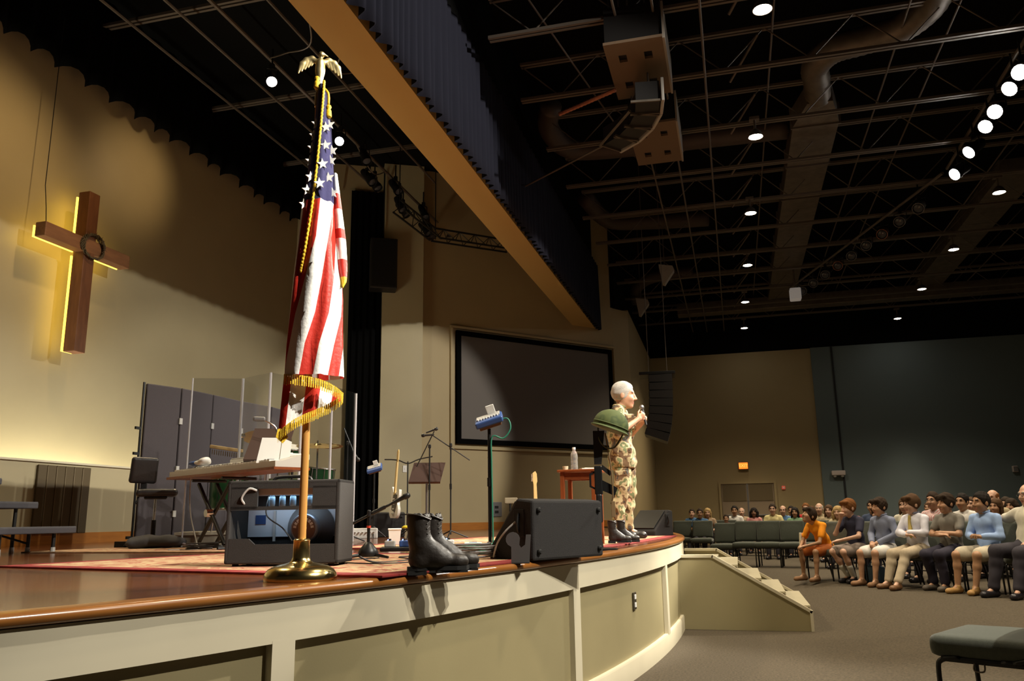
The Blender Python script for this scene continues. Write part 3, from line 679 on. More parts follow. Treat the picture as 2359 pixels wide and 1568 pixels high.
# ================================================================== GUITAR AMPLIFIER (open back to the viewer)
t = thing('guitar_amplifier', 'black open-back guitar combo amplifier behind the flag pole', 'amplifier', (4.03, 2.38, ST+.012), R(-81))
AW, AH, AD = .635, .455, .26   # local x right, y away
q = B()
q.rbox((0, AD/2, AH-.0125), (AW, AD, .025), .008); q.rbox((0, AD/2, .0125+.012), (AW, AD, .025), .008)
q.rbox((-AW/2+.0125, AD/2, AH/2+.006), (.025, AD, AH-.012), .008); q.rbox((AW/2-.0125, AD/2, AH/2+.006), (.025, AD, AH-.012), .008); q.box((0, AD-.012, AH/2), (AW-.03, .018, AH-.03)); q.build('cabinet', TOLEX, t)
q = B(); q.prism([(-.30, .035), (.30, .035), (.30, .15), (-.18, .15), (-.21, .125), (-.30, .125)][:0] or [(-.295, .03), (.295, .03), (.295, .115), (-.15, .115), (-.185, .145), (-.295, .145)], .0, .014); q.build('lower_back_panel', TOLEX, t)
q = B(); q.box((0, .007, .305), (.59, .014, .02)); q.box((0, .007, .425), (.59, .014, .03)); q.box((-.22, .007, .36), (.15, .014, .12)); q.box((.23, .007, .36), (.13, .014, .12)); q.build('upper_back_panel', TOLEX, t)
q = B(); q.rbox((0, .10, .40), (.56, .12, .05), .006); q.build('chassis', GREYL, t)
al = area('amplifier_inner_fill', (0, .09, .37), (0, .12, 0), .55, .4, .08, (.62, .82, 1)); al.parent = t  # cool fill light added to brighten the inside of the cabinet
for k, x in enumerate((-.09, -.03, .03, .09, .13)):
    q = B(); q.lathe([(0, .31), (.016, .31), (.018, .33), (.017, .365), (.010, .38), (0, .38)], 12, (x, .07, 0)); o = q.build('valve', mat('valve_glass', (.5, .7, .85), .05, trans=.6, ior=1.3), t, True)
    q = B(); q.lathe([(0, .315), (.012, .315), (.012, .35), (0, .35)], 10, (x, .07, 0)); q.build('valve_plate', GREY, o)
q = B(); q.box((0, AD-.03, .225), (.58, .006, .15)); q.build('baffle', mat('pale_lit_baffle', (.55, .60, .66), .5), t)  # baffle colour made paler and bluer so the inside looks lit
SPM = roty(0)
spc = Vector((.085, .155, .195)); Mx = rotx(R(90))
q = B(); q.lathe([(0, -.075), (.135, -.075), (.138, -.065), (.085, -.01), (.082, .0), (0, .0)], 30, spc, Mx); q.build('speaker_basket', GREY, t, True, ang=40)
q = B(); q.lathe([(0, 0), (.078, 0), (.080, .006), (.080, .045), (.074, .052), (0, .052)], 30, spc, Mx); o = q.build('speaker_magnet', mat('grey_blue_magnet', (.30, .33, .38), .35, .5), t, True, ang=40)
q = B(); q.lathe([(0, .052), (.066, .052), (.066, .056), (0, .056)], 30, spc, Mx); q.build('magnet_label', mat('brown_label', (.16, .085, .05), .5), o)
q = B()
for k in range(9):
    a = R(10+k*20); q.box(spc+Vector((.05*math.cos(a), -.058, .05*math.sin(a))), (.012, .004, .016), roty(-a+PI/2))
q.build('label_lettering', mat('label_cream', (.62, .56, .48), .5), o)
q = B(); q.lathe([(0, .056), (.018, .056), (.018, .06), (0, .06)], 16, spc, Mx); q.build('magnet_cap', WHITEP, o)
q = B(); q.box((-.215, AD-.036, .245), (.06, .004, .05)); q.build('rating_sticker', mat('blue_sticker', (.03, .07, .20), .5), t)
q = B(); q.box((-.13, AD-.04, .21), (.012, .012, .17)); q.build('brace_post', GREYL, t)
q = B(); q.tube(catmull([(-.12, .1, .375), (-.11, .05, .27), (-.02, .06, .20), (.03, .08, .13)], 6), .004, 5); q.build('speaker_wire', BLACKP, t)
q = B(); q.tube(catmull([(-.21, .01, .32), (-.23, -.01, .36), (-.19, -.012, .41), (-.15, .0, .40)], 6), .006, 6); q.build('power_cable', GREYL, t)
q = B(); q.tube(catmull([(-.11, AD/2, AH), (-.08, AD/2, AH+.022), (.08, AD/2, AH+.022), (.11, AD/2, AH)], 5), .009, 8); q.build('carry_handle', BLACKP, t, True)
for sx in (-1, 1):
    for y in (.04, AD-.04): q = B(); q.lathe([(0, -.012), (.016, -.012), (.018, .012), (0, .012)], 10, (sx*(AW/2-.05), y, 0)); q.build('foot', RUBBER, t)

# ================================================================== COMBAT BOOTS
LEATH = mat('black_leather', (.022, .017, .014), .5, var=.25, vscale=12, bump=.25, bscale=40)
def boot(parent, dx, dy, rz, s=1., lean=0.):
    """boot pointing to local +x; heel at origin"""
    e = bpy.data.objects.new('boot', None)
    L = .27*s
    up_ = [cap((.045, 0, .06), (.035, 0, .235), .048, .055, .03, ((0, 1, 0), .85)), cap((.04, 0, .045), (.12, 0, .05), .042, .042, .03), cap((.12, 0, .045), (.21, 0, .036), .043, .036, .03, ((0, 0, 1), .85)), ell((.225, 0, .036), (.045, .04, .032), .02),
           cap((.07, 0, .11), (.14, 0, .06), .044, .042, .03), cap((.04, 0, .236), (.04, 0, .30), .040, .044, .0, op='-'), half((0, 0, .252), (-.18, 0, 1))]
    o = soft_obj('boot_upper', up_, .006, LEATH, parent, wrinkle=.0022, seed=int(dx*100)+3, wf=30)
    q = B(); P_ = []
    out = [(-.012, .028), (-.012, -.028), (.03, -.036), (.09, -.032), (.15, -.040), (.21, -.044), (.255, -.030), (.272, 0), (.255, .030), (.21, .044), (.15, .040), (.09, .032), (.03, .036)]
    n_ = len(out); q.add([(x, y, 0) for x, y in out]+[(x, y, .018) for x, y in out], [tuple(reversed(range(n_))), tuple(range(n_, 2*n_))]+[(i, (i+1) % n_, (i+1) % n_+n_, i+n_) for i in range(n_)])
    q.box((.03, 0, -.009), (.085, .066, .018)); q.box((.19, 0, -.006), (.14, .074, .010)); so = q.build('sole', RUBBER, parent)
    q = B(); la = [(.108, .105), (.098, .125), (.092, .148), (.088, .170), (.086, .192), (.085, .214), (.135, .085), (.122, .094)]
    for (x, z) in la: q.tube(catmull([(x-.015, -.038, z-.008), (x-.002, -.018, z+.004), (x, .018, z+.006), (x-.015, .038, z-.004)], 4), .0035, 5)
    lc = q.build('laces', mat('black_lace', (.03, .027, .024), .8), parent)
    q = B(); q.tube(catmull([(.088, -.026, .225), (.092, 0, .232), (.088, .026, .225), (.04, .05, .243), (-.01, .02, .252), (-.012, -.02, .252), (.04, -.05, .243), (.088, -.026, .225)], 4), .004, 6); cf = q.build('collar', LEATH, parent)
    for k in (o, so, lc, cf): k.location = (dx, dy, .018); k.rotation_euler = (0, 0, rz); k.scale = (s, s, s)
    bpy.data.objects.remove(e)
for (x, y, a, lb) in ((3.585, 1.455, -63, 'laced black combat boot nearest the viewer at the stage edge'), (3.74, 1.455, -66, 'laced black combat boot standing just behind its mate by the flag')):
    t = thing('combat_boot', lb, 'boot', (x, y, ST), R(a), 'pair of combat boots at the stage edge'); boot(t, 0, 0, 0)
for (x, y, a, lb) in ((7.30, 1.10, -75, 'black combat boot on the rug right of the wedge monitor, left of its pair'), (7.44, 1.04, -70, 'black combat boot on the rug right of the wedge monitor, right of its pair')):
    t = thing('combat_boot', lb, 'boot', (x, y, ST+.012), R(a), 'pair of boots beside the rifle'); boot(t, 0, 0, 0, .72)

# ================================================================== HELMET, RIFLE ON STAND
HC = (6.33, .99)
t = thing('rifle', 'black rifle standing muzzle down under the green helmet', 'rifle', (*HC, ST), az(*HC))
q = B(); q.tube([(-.03, 0, .03), (-.03, 0, .40)], .010, 8); q.build('barrel', BLACKM, t, True, ang=50)
q = B(); q.rbox((-.03, 0, .31), (.05, .045, .22), .015); q.build('handguard', BLACKP, t)
q = B(); q.rbox((-.03, 0, .52), (.06, .04, .22), .008); q.build('receiver', BLACKM, t)
q = B(); q.prism([(0, .44), (.09, .40), (.115, .46), (0, .52)], -.013, .013); q.build('magazine', BLACKM, t)
q = B(); q.prism([(0, .60), (.06, .55), (.075, .58), (0, .64)], -.014, .014); q.build('grip', BLACKP, t)
q = B(); q.prism([(-.058, .64), (-.002, .64), (.03, .90), (-.06, .90)], -.018, .018); q.build('stock', BLACKP, t)
q = B(); q.prism([(-.06, .45), (-.10, .47), (-.10, .57), (-.06, .59), (-.06, .575), (-.085, .56), (-.085, .48), (-.06, .465)], -.008, .008); q.build('carry_handle', BLACKM, t)
q = B(); q.lathe([(0, 0), (.13, 0), (.13, .012), (.02, .02), (.016, .06), (0, .06)], 20, (-.03, 0, 0)); q.build('floor_stand', BLACKM, t, True, ang=40)
q = B(); q.tube(catmull([(.035, -.02, .88), (.07, -.03, .6), (.075, -.03, .40), (.06, -.02, .34)], 6), .006, 5); q.rbox((.075, -.03, .30), (.03, .006, .12), .003); q.build('sling', mat('tan_web', (.20, .13, .06), .8), t)
HG = ramp_mat('helmet_cover', [(0, (.045, .065, .015)), (.45, (.085, .11, .03)), (.55, (.05, .075, .022)), (.7, (.13, .16, .05))], 9, .8, detail=2, bump=.1)
Mt = roty(R(16))
t = thing('helmet', 'green camouflage combat helmet perched tilted on the rifle', 'helmet', (HC[0]-.02, HC[1]-.07, ST+.895), az(*HC))
o = soft_obj('shell', [ell((0, 0, .045), (.138, .12, .125), .0), ell((0, 0, .035), (.128, .110, .115), .0, op='-'), half((0, 0, .02), (0, 0, -1))], .006, HG, t, wrinkle=.001, seed=4, wf=30); o.rotation_euler = (0, R(20), 0)
q = B(); q.lathe([(.128, .012), (.150, .008), (.152, .014), (.136, .026), (.128, .026)], 32); b_ = q.build('rim', mat('helmet_rim', (.10, .13, .045), .75), t, True); b_.scale = (1, .88, 1); b_.rotation_euler = (0, R(20), 0)
q = B(); q.tube([(.138*math.cos(a), .121*math.sin(a), .045) for a in np.linspace(0, 2*PI, 33)], .006, 5); b_ = q.build('band', mat('helmet_band', (.07, .09, .03), .85), t); b_.rotation_euler = (0, R(20), 0)
q = B(); q.tube(catmull([(.11, .05, .02), (.08, .02, -.10), (.02, .0, -.13), (-.05, .01, -.09), (-.09, .04, .0)], 5), .006, 5); b_ = q.build('chin_strap', mat('olive_strap', (.10, .10, .05), .8), t); b_.rotation_euler = (0, R(20), 0)

# ================================================================== FLOOR MONITORS (wedges)
def wedge(name_label, loc, rz, w, d, h, front, mtl, tail=.12, group=None):
    """local x along width, y depth; tall back panel at y=0 facing -y, slanted grille falling to y=d"""
    t = thing('floor_monitor', name_label, 'speaker', loc, rz, group); r_ = .02
    poly = [(0, .0), (0, h*.96), (tail, h), (d, h*.20), (d, 0)]
    q = B(); M_ = Matrix(((0, 1, 0), (1, 0, 0), (0, 0, 1)))      # (x,y,z)->(y,x,z): prism x becomes depth
    bm = bmesh.new(); vs = [[bm.verts.new((sx*w/2, y, z)) for y, z in poly] for sx in (-1, 1)]
    k = len(poly); bm.faces.new(vs[0]); bm.faces.new(vs[1][::-1])
    for i in range(k): bm.faces.new((vs[0][i], vs[1][i], vs[1][(i+1) % k], vs[0][(i+1) % k]))
    bmesh.ops.recalc_face_normals(bm, faces=bm.faces); bmesh.ops.bevel(bm, geom=bm.edges[:], offset=.014, segments=2, affect='EDGES', profile=.5); bm.verts.index_update()
    q.add([v.co for v in bm.verts], [[v.index for v in f.verts] for f in bm.faces]); bm.free(); q.build('cabinet', mtl, t)
    # grille on the slant
    a = Vector((0, tail+.02, h*.975)); b = Vector((0, d-.02, h*.26)); dd = (b-a); L = dd.length; dd.normalize(); nn = Vector((1, 0, 0)).cross(dd)
    if nn.z < 0: nn = -nn
    q = B(); q.rbox((a+b)/2+nn*.004, (w-.06, L-.03, .018), .006, Matrix((Vector((1, 0, 0)), dd, Vector((1, 0, 0)).cross(dd))).transposed()); q.build('grille', BLACKM, t)
    # handle cup and jack on the left end
    for sx in (-1,) :
        q = B(); q.rbox((sx*w/2-.002*sx, d*.30, h*.60), (.012, .085, .16), .02); o = q.build('handle_cup', RUBBER, t)
        q = B(); q.tube(catmull([(sx*(w/2+.004), d*.30, h*.60+.055), (sx*(w/2+.018), d*.30, h*.60), (sx*(w/2+.004), d*.30, h*.60-.055)], 4), .008, 6); q.build('handle', BLACKP, o)
    for sx in (-1, 1):
        for z in (.05, h-.07): q = B(); q.lathe([(0, 0), (.016, 0), (.016, .012), (.009, .02), (0, .02)], 10, (sx*(w/2-.05), 0, z), rotx(R(90))); q.build('foot', RUBBER, t)
    return t
w1 = wedge('large black wedge monitor lying at the stage edge with its back to the viewer', (5.0, 1.03, ST+.004), math.atan2(-.32, .66), .70, .34, .355, 0, CARPETG)
# reposition: width runs along the stage edge
w1.location = (4.98, .99, ST+.004)
q = B(); q.tube(catmull([(-.36, .12, .22), (-.40, .16, .17), (-.41, .22, .10), (-.39, .27, .02)], 6), .006, 6); q.build('cable', GREYL, w1, True)
wedge('black wedge monitor with a side handle at the far right end of the stage', (10.72, .98, ST), R(60), .44, .40, .32, 0, CARPETG, .09)
wedge('small black wedge monitor behind the white electric guitar', (11.3, 4.95, ST), az(11.3, 4.95)+R(8), .52, .36, .36, 0, CARPETG, .10)
t = thing('steel_bracket', 'flat grey steel plate with a hook cut leaning on the wedge monitor', 'bracket', (4.50, 1.17, ST), az(4.5, 1.17))
arc_ = [(-.05+.04*math.cos(a)+.0, .13+.04*math.sin(a)) for a in np.linspace(PI*1.25, PI*.05, 9)]
q = B(); q.prism([(-.055, 0), (.045, 0), (.055, .155), (.028, .155), (.022, .10), (.0, .085), (-.01, .10)]+[(x+.005, z) for x, z in arc_[::-1]]+[(-.055, .09)], 0, .006); q.build('plate', mat('plate_grey', (.17, .16, .16), .45, .5), t)
q = B(); q.box((-.005, .03, .003), (.10, .06, .006)); q.build('foot_flange', mat('plate_grey', (.17, .16, .16)), t)
# ================================================================== MICROPHONE STANDS, MIXERS
def mic_head(q, p, d, r=.022, L=.16):
    p = Vector(p); d = Vector(d).normalized(); a = p; b = p+d*L
    q.tube([a, a+d*.02, b-d*.045, b-d*.04, b-d*.02, b-d*.005, b], [.010, .012, .015, r, r*1.05, r*.8, r*.3], 10)
t = thing('microphone_stand', 'short black microphone stand with low boom in front of the amplifier', 'microphone stand', (4.87, 2.26, ST+.012), az(4.87, 2.26))
q = B(); q.lathe([(0, .01), (.06, .01), (.065, .03), (.055, .055), (.03, .085), (.016, .10), (0, .10)], 16); q.build('hub', BLACKM, t, True, ang=50)
for a in (-40, 80, 200): q = B(); q.tube([(0, 0, .03), (.16*math.cos(R(a)), .16*math.sin(R(a)), .008)], [.014, .008], 6); q.build('leg', BLACKM, t)
q = B(); q.tube([(0, 0, .09), (0, 0, .26)], .010, 8); q.build('pole', BLACKM, t, True, ang=50)
q = B(); q.tube([(0, 0, .185), (0, 0, .20)], .0135, 8); q.build('red_ring', mat('red_tape', (.6, .05, .02), .6), t)
q = B(); q.rbox((0, 0, .275), (.025, .03, .045), .008); q.build('clutch', BLACKP, t)
q = B(); q.tube([(-.18, 0, .175), (.16, 0, .345)], .0085, 8); q.tube([(.02, 0, .275), (.10, 0, .315)], .013, 8); q.build('boom', BLACKM, t)
q = B(); mic_head(q, (.15, 0, .34), (.34, 0, .17), .020, .12); q.build('microphone', BLACKP, t, True, ang=50)
def mixer_stand(label, x, y, h, w, tilt, cable, round_base=True):
    t = thing('mixer_stand', label, 'stand', (x, y, ST+.001), az(x, y))
    if round_base: q = B(); q.lathe([(0, 0), (.125, 0), (.125, .012), (.02, .022), (.014, .05), (0, .05)], 24); q.build('base', BLACKM, t, True, ang=40)
    else:
        for a in (30, 150, 270): q = B(); q.tube([(0, 0, .16), (.2*math.cos(R(a)), .2*math.sin(R(a)), .01)], .008, 6); q.build('leg', BLACKM, t)
    q = B(); q.tube([(0, 0, .02), (0, 0, h-.06)], .012, 8); q.tube([(0, 0, h*.5), (0, 0, h*.5+.06)], .017, 8); q.build('pole', BLACKM, t, True, ang=50)
    M_ = rotx(R(tilt)) @ roty(R(-18)); c = Vector((0, 0, h))
    q = B(); q.rbox(c+M_ @ Vector((0, 0, -.03)), (w*.8, w*.55, .03), .006, M_); q.build('bracket', mat('copper_brown', (.16, .075, .035), .5), t)
    q = B(); q.rbox(c, (w, w*.72, .045), .010, M_); o = q.build('mixer', BLUEP, t)
    q = B(); q.rbox(c+M_ @ Vector((.0, .02, .026)), (w*.86, w*.4, .010), .003, M_); q.build('face_plate', GREYL, o)
    for k in range(8): q = B(); q.lathe([(0, 0), (.008, 0), (.007, .014), (0, .014)], 8, c+M_ @ Vector((-w*.36+k*w*.10, -.02*w/.2, .02)), M_); q.build('knob', WHITEP, o)
    q = B(); q.rbox(c+M_ @ Vector((.03, .05, .055)), (w*.30, .012, .075), .003, M_); q.build('paper_note', PAPER, t)
    if cable:
        q = B(); q.tube(catmull([(.07, 0, h+.0), (.13, -.01, h+.01), (.15, -.02, h-.06), (.10, -.02, h-.13), (.02, -.015, h-.12), (.015, -.016, h-.3), (.018, -.016, .3), (.02, -.02, .04)], 7), .006, 6); q.build('cable', mat('green_cable', (.03, .22, .14), .5), t, True)
    return t
mixer_stand('tall black stand with a blue personal mixer and green cable beside the wedge monitor', 5.54, 1.66, .925, .20, 22, True)
mixer_stand('thin stand with a small blue mixer left of the white guitar', 10.75, 4.92, .96, .22, 30, False, False)
# second boom stand and vocal stands upstage
def boom_stand(label, x, y, h, p0, p1, mics=()):
    t = thing('microphone_stand', label, 'microphone stand', (x, y, ST), az(x, y))
    for a in (20, 140, 260): q = B(); q.tube([(0, 0, .10), (.24*math.cos(R(a)), .24*math.sin(R(a)), .008)], .009, 6); q.build('leg', BLACKM, t)
    q = B(); q.tube([(0, 0, .05), (0, 0, h)], .010, 8); q.tube([(0, 0, h*.52), (0, 0, h*.58)], .016, 8); q.build('pole', BLACKM, t)
    q = B(); q.rbox((0, 0, h), (.04, .04, .05), .01); q.build('clutch', BLACKP, t)
    q = B(); q.tube([p0, p1], .008, 6); q.build('boom', BLACKM, t)
    for (p, d) in mics: q = B(); mic_head(q, p, d, .024, .17); q.build('microphone', BLACKP, t, True, ang=50)
    return t
boom_stand('upright microphone stand with a boom before the projection screen', 10.24, 3.60, 1.20, (.25, 0, 1.0), (-.24, 0, 1.33), [((-.22, 0, 1.34), (-.3, 0, -.02))])
boom_stand('microphone stand whose microphone points up beside the music stand', 10.30, 3.92, 1.20, (-.17, -.02, .93), (.06, -.02, 1.40), [((-.05, -.02, 1.38), (.35, 0, .13))])
def music_stand(label, x, y, h, w, hh, tilt, base=True, col=None, z0=None, rz=0, top=None):
    t = thing('music_stand', label, 'music stand', (x, y, z0 or ST), az(x, y)+rz)
    if base:
        for a in (90, 210, 330): q = B(); q.tube([(0, 0, .12), (.25*math.cos(R(a)), .25*math.sin(R(a)), .01)], .010, 6); q.build('leg', BLACKM, t)
    q = B(); q.tube([(0, 0, .05), (0, 0, h-.05)], .015, 8); q.tube([(0, 0, h-.4), (0, 0, h-.02)], .010, 8); q.build('pole', GREY, t)
    M_ = rotx(R(tilt)) @ Matrix.Identity(3)
    q = B(); v = [(-w*.5-.03, -hh/2), (w*.5-.03, -hh/2), (w*.5+.04, hh/2), (-w*.5+.04, hh/2)]; q.prism(v, -.006, .006, M_, (0, 0, h)); q.build('desk', col or mat('brown_desk', (.085, .05, .04), .4), t)
    q = B(); q.box(Vector((-.03, 0, h))+M_ @ Vector((0, .03, -hh/2)), (w, .06, .008), M_); q.build('ledge', col or mat('brown_desk', (.085, .05, .04)), t)
    q = B(); q.rbox((0, .04, h-.02), (.05, .06, .05), .01); q.build('tilt_joint', BLACKP, t)
    return t
music_stand('brown music stand standing alone before the screen wall', 10.33, 3.97, .86, .42, .27, -18)
music_stand('brown music stand desk rising behind the keyboard', 6.75, 4.16, .95, .36, .34, -28, rz=R(-6))
t = thing('sheet_music', 'bright white open sheets of music propped at the right end of the keyboard', 'paper', (6.22, 3.83, ST+.735), az(6.2, 3.8))
q = B(); q.prism([(-.10, 0), (.10, 0), (.12, .24), (-.06, .24)], 0, .003, rotx(R(-22))); q.build('page', PAPER, t); q = B(); q.prism([(.09, .0), (.17, .0), (.19, .20), (.11, .24)], 0, .003, rotx(R(-22)), (0, -.01, 0)); q.build('page', PAPER, t)

# ================================================================== KEYBOARD ON X STAND
KA, KB_ = Vector((7.02, 5.42, 0)), Vector((6.05, 3.66, 0)); kd = (KB_-KA); KL = kd.length; kr = math.atan2(kd.y, kd.x)
t = thing('keyboard', 'white stage keyboard with wooden underside on a folding stand', 'keyboard', (*KA.xy, ST+.67), kr)
q = B(); q.prism([(0, 0), (.30, 0), (.30, .10), (.26, .11), (.06, .05), (0, .05)], 0, KL, Matrix(((0, 1, 0), (1, 0, 0), (0, 0, 1))), (0, 0, .02)); q.build('case', mat('ivory_case', (.62, .60, .55), .4), t)
q = B(); q.box((KL/2, .15, .008), (KL+.04, .34, .022)); q.build('wood_board', WOODRED, t)
for k in range(36): q = B(); q.box((.12+k*(KL-.24)/35.2, .055, .078), ((KL-.24)/36*.92, .10, .014)); q.build('white_key', WHITEP, t)
for k in range(35):
    if k % 7 in (2, 6): continue
    q = B(); q.box((.12+(k+.5)*(KL-.24)/35.2, .075, .090), (.011, .06, .012)); q.build('black_key', BLACKP, t)
for k in range(7): q = B(); q.lathe([(0, 0), (.011, 0), (.009, .018), (0, .018)], 8, (.25+k*.09, .20, .10)); q.build('knob', GREY, t)
t = thing('keyboard_stand', 'black folding cross-legged stand under the white keyboard', 'stand', (*(KA+kd*.42).xy, ST), kr)
for s in (-1, 1):
    for yy in (.06, .24):
        q = B(); q.rbox((0, yy+s*.015, .33), (.03, .03, .80), .006, roty(R(46*s))); q.build('cross_leg', BLACKM, t)
for s in (-1, 1): q = B(); q.tube([(s*.29, -.02, .02), (s*.29, .32, .02)], .016, 8); q.build('foot_bar', BLACKM, t); q = B(); q.tube([(s*.29, -.02, .635), (s*.29, .32, .635)], .014, 8); q.build('top_bar', BLACKM, t)
q = B(); q.lathe([(0, -.03), (.035, -.03), (.035, .03), (0, .03)], 14, (0, .02, .33), rotx(R(90))); q.build('pivot_knob', CHROME, t)
# second keyboard and things lying on the keyboards
t = thing('synthesizer', 'slim white synthesizer behind the main keyboard', 'keyboard', (7.14, 4.89, ST+.80), kr)
q = B(); q.rbox((.5, .2, .03), (1.05, .26, .06), .01); q.build('case', WHITEP, t); q = B(); q.box((.5, .12, .064), (.98, .10, .008)); q.build('key_bed', PAPER, t)
for s in (.06, .94): q = B(); q.tube([(s, .2, -.80), (s, .2, .0)], .013, 6); q.build('leg', BLACKM, t)
t = thing('folded_cloth', 'white and blue cloth lying on top of the keyboard', 'cloth', (6.70, 4.98, ST+.785), kr)
soft_obj('cloth', [ell((0, .14, .02), (.10, .07, .03), .03), ell((.09, .12, .03), (.07, .06, .03), .03), ell((.02, .16, .045), (.05, .04, .025), .03)], .012, WHITEP, t, wrinkle=.006, seed=5, wf=30)
soft_obj('blue_edge', [ell((-.11, .12, .02), (.07, .05, .018), .02), cap((-.15, .1, .015), (-.06, .1, .02), .02, .02)], .012, BLUEP, t)
t = thing('clip_lamp', 'small grey clip lamp on a gooseneck over the music stand', 'lamp', (6.62, 4.12, ST+1.10), az(6.6, 4.1))
q = B(); q.tube(catmull([(.10, 0, -.05), (.08, 0, .0), (.0, 0, .05), (-.04, 0, .06)], 5), .008, 6); q.build('gooseneck', CHROME, t); q = B(); q.rbox((-.06, 0, .065), (.11, .06, .04), .014); q.build('lamp_head', GREY, t)

# ================================================================== MUSICIAN STOOL, BAG
t = thing('swivel_stool', 'black padded swivel stool with backrest beside the keyboard', 'stool', (7.30, 5.86, ST), az(7.3, 5.86))
VIN = mat('black_vinyl', (.028, .024, .024), .35, bump=.1, bscale=60)
soft_obj('seat', [sbox((.07, .03, .555), (.20, .19, .038), .035, 0)], .012, VIN, t, wrinkle=.002)
o = soft_obj('backrest', [sbox((0, 0, 0), (.145, .03, .135), .03, 0)], .012, VIN, t, wrinkle=.002); o.location = (-.07, .0, .785); o.rotation_euler = (R(8), 0, R(28))
q = B(); q.rbox((-.06, .03, .62), (.06, .02, .18), .008); q.build('back_bracket', BLACKP, t)
q = B(); q.rbox((.06, .03, .505), (.22, .20, .025), .01); q.tube([(-.10, -.1, .51), (-.12, -.12, .45), (-.11, -.12, .44)], .008, 6); q.build('seat_mechanism', BLACKM, t)
q = B(); q.tube([(.06, .03, .27), (.06, .03, .50)], .012, 10); q.build('gas_rod', CHROME, t, True, ang=50); q = B(); q.tube([(.06, .03, .05), (.06, .03, .28)], .024, 10); q.build('column', BLACKM, t, True, ang=50)
for k in range(5): a = R(72*k+10); q = B(); q.tube([(.06, .03, .07), (.06+.27*math.cos(a), .03+.27*math.sin(a), .05)], [.022, .012], 6); o = q.build('base_arm', BLACKP, t); q = B(); q.ball((.06+.27*math.cos(a), .03+.27*math.sin(a), .026), .026, 8); q.build('caster', RUBBER, o)
t = thing('gig_bag', 'slumped dark grey gear bag on the floor beneath the keyboard', 'bag', (7.0, 5.55, ST+.013), az(7.0, 5.5))
soft_obj('bag', [ell((.0, 0, .055), (.20, .14, .065), .05), ell((.16, -.02, .05), (.16, .12, .055), .05), ell((-.12, .0, .05), (.12, .1, .05), .05), half((0, 0, .0), (0, 0, -1))], .014, mat('bag_cloth', (.045, .042, .045), .85), t, wrinkle=.010, seed=8, wf=22)
q = B(); q.tube(catmull([(.2, -.05, .06), (.3, -.08, .03), (.38, -.06, .015)], 5), .012, 6); q.build('strap', mat('pale_strap', (.35, .30, .32), .8), t)
t = thing('drum_platform', 'low pale wooden platform edge beneath the drum shield', 'platform', (8.05, 5.25, ST), az(8.1, 5.3)-R(4))
q = B(); q.rbox((.1, .35, .075), (1.5, 1.15, .15), .01); q.build('deck', mat('pale_ply', (.30, .26, .19), .7, var=.1, vscale=6), t); q = B(); q.box((.1, -.235, .135), (1.5, .02, .03)); q.build('edge', mat('ply_edge', (.45, .40, .30), .6), t)

# ================================================================== CHOIR RISERS WITH GUARD RAIL
RZ = [.227, .455, .69]
t = thing('choir_riser', 'three-step grey choir riser with black legs at the left edge', 'riser', (6.42, 5.92, ST))
GREYR = mat('riser_carpet', (.075, .072, .082), .85, bump=.3, bscale=200)
for k, z in enumerate(RZ):
    q = B(); q.rbox((-1.3, .22+k*.46, z-.028), (2.6, .45, .056), .01); q.build('step_top', GREYR, t); q = B(); q.box((-1.3, .22+k*.46, z+.002), (2.59, .44, .006)); q.build('step_carpet', mat('riser_top', (.13, .13, .14), .9), t)
    for x in (-.17, -.75):
        for y in (.08+k*.46, .36+k*.46):
            q = B(); q.tube([(x, y, .03), (x, y, z-.05)], .017, 6); lg = q.build('leg', BLACKM, t); q = B(); q.lathe([(0, 0), (.022, 0), (.020, .05), (0, .05)], 8, (x, y, 0)); q.build('leg_foot', GREYL, lg)
    q = B(); q.tube([(-.17, .36+k*.46, .08), (-.5, .36+k*.46, z-.06)], .010, 6); q.build('brace', BLACKM, t)
for h in (1.06, 1.48): q = B(); q.tube([(-2.6, 1.42, h), (-.16, 1.42, h), (-.11, 1.42, h-.005)], .016, 8); q.build('guard_rail', BLACKM, t)
for x in (-.9, -2.4): q = B(); q.tube([(x, 1.42, .66), (x, 1.42, 1.48)], .016, 8); q.build('rail_post', BLACKM, t)

# ================================================================== FOLDING PARTITION
PP = [(7.70, 6.34), (8.12, 6.20), (8.68, 6.17), (9.30, 6.17), (9.9, 6.10), (10.5, 6.15)]
t = thing('folding_partition', 'dark charcoal folding acoustic partition behind the stool and keyboard', 'partition', (*PP[0], ST))
FAB = mat('charcoal_fabric', (.070, .060, .066), .95, bump=.3, bscale=300)
for k in range(5):
    a = Vector(PP[k])-Vector(PP[0]); b = Vector(PP[k+1])-Vector(PP[0]); dd = b-a; L = dd.length; ang = math.atan2(dd.y, dd.x)
    q = B(); q.rbox((*((a+b)/2), .92), (L-.012, .045, 1.74), .012, rotz(ang)); o = q.build('panel', FAB, t)
    if k:
        for z in (.35, .85, 1.4): q = B(); q.box((a.x, a.y-.03, z), (.05, .012, .07)); q.build('hinge', GREYL, o)
q = B(); q.tube([(-.03, 0, .06), (-.03, 0, 1.80)], .014, 6); q.build('end_post', BLACKM, t)
for z in (.1, 1.28, 1.0): q = B(); q.box((-.07, 0, z), (.09, .02, .03)); q.build('latch', BLACKM, t)
q = B(); q.box((-.02, 0, .03), (.06, .4, .06)); q.build('foot', BLACKM, t)

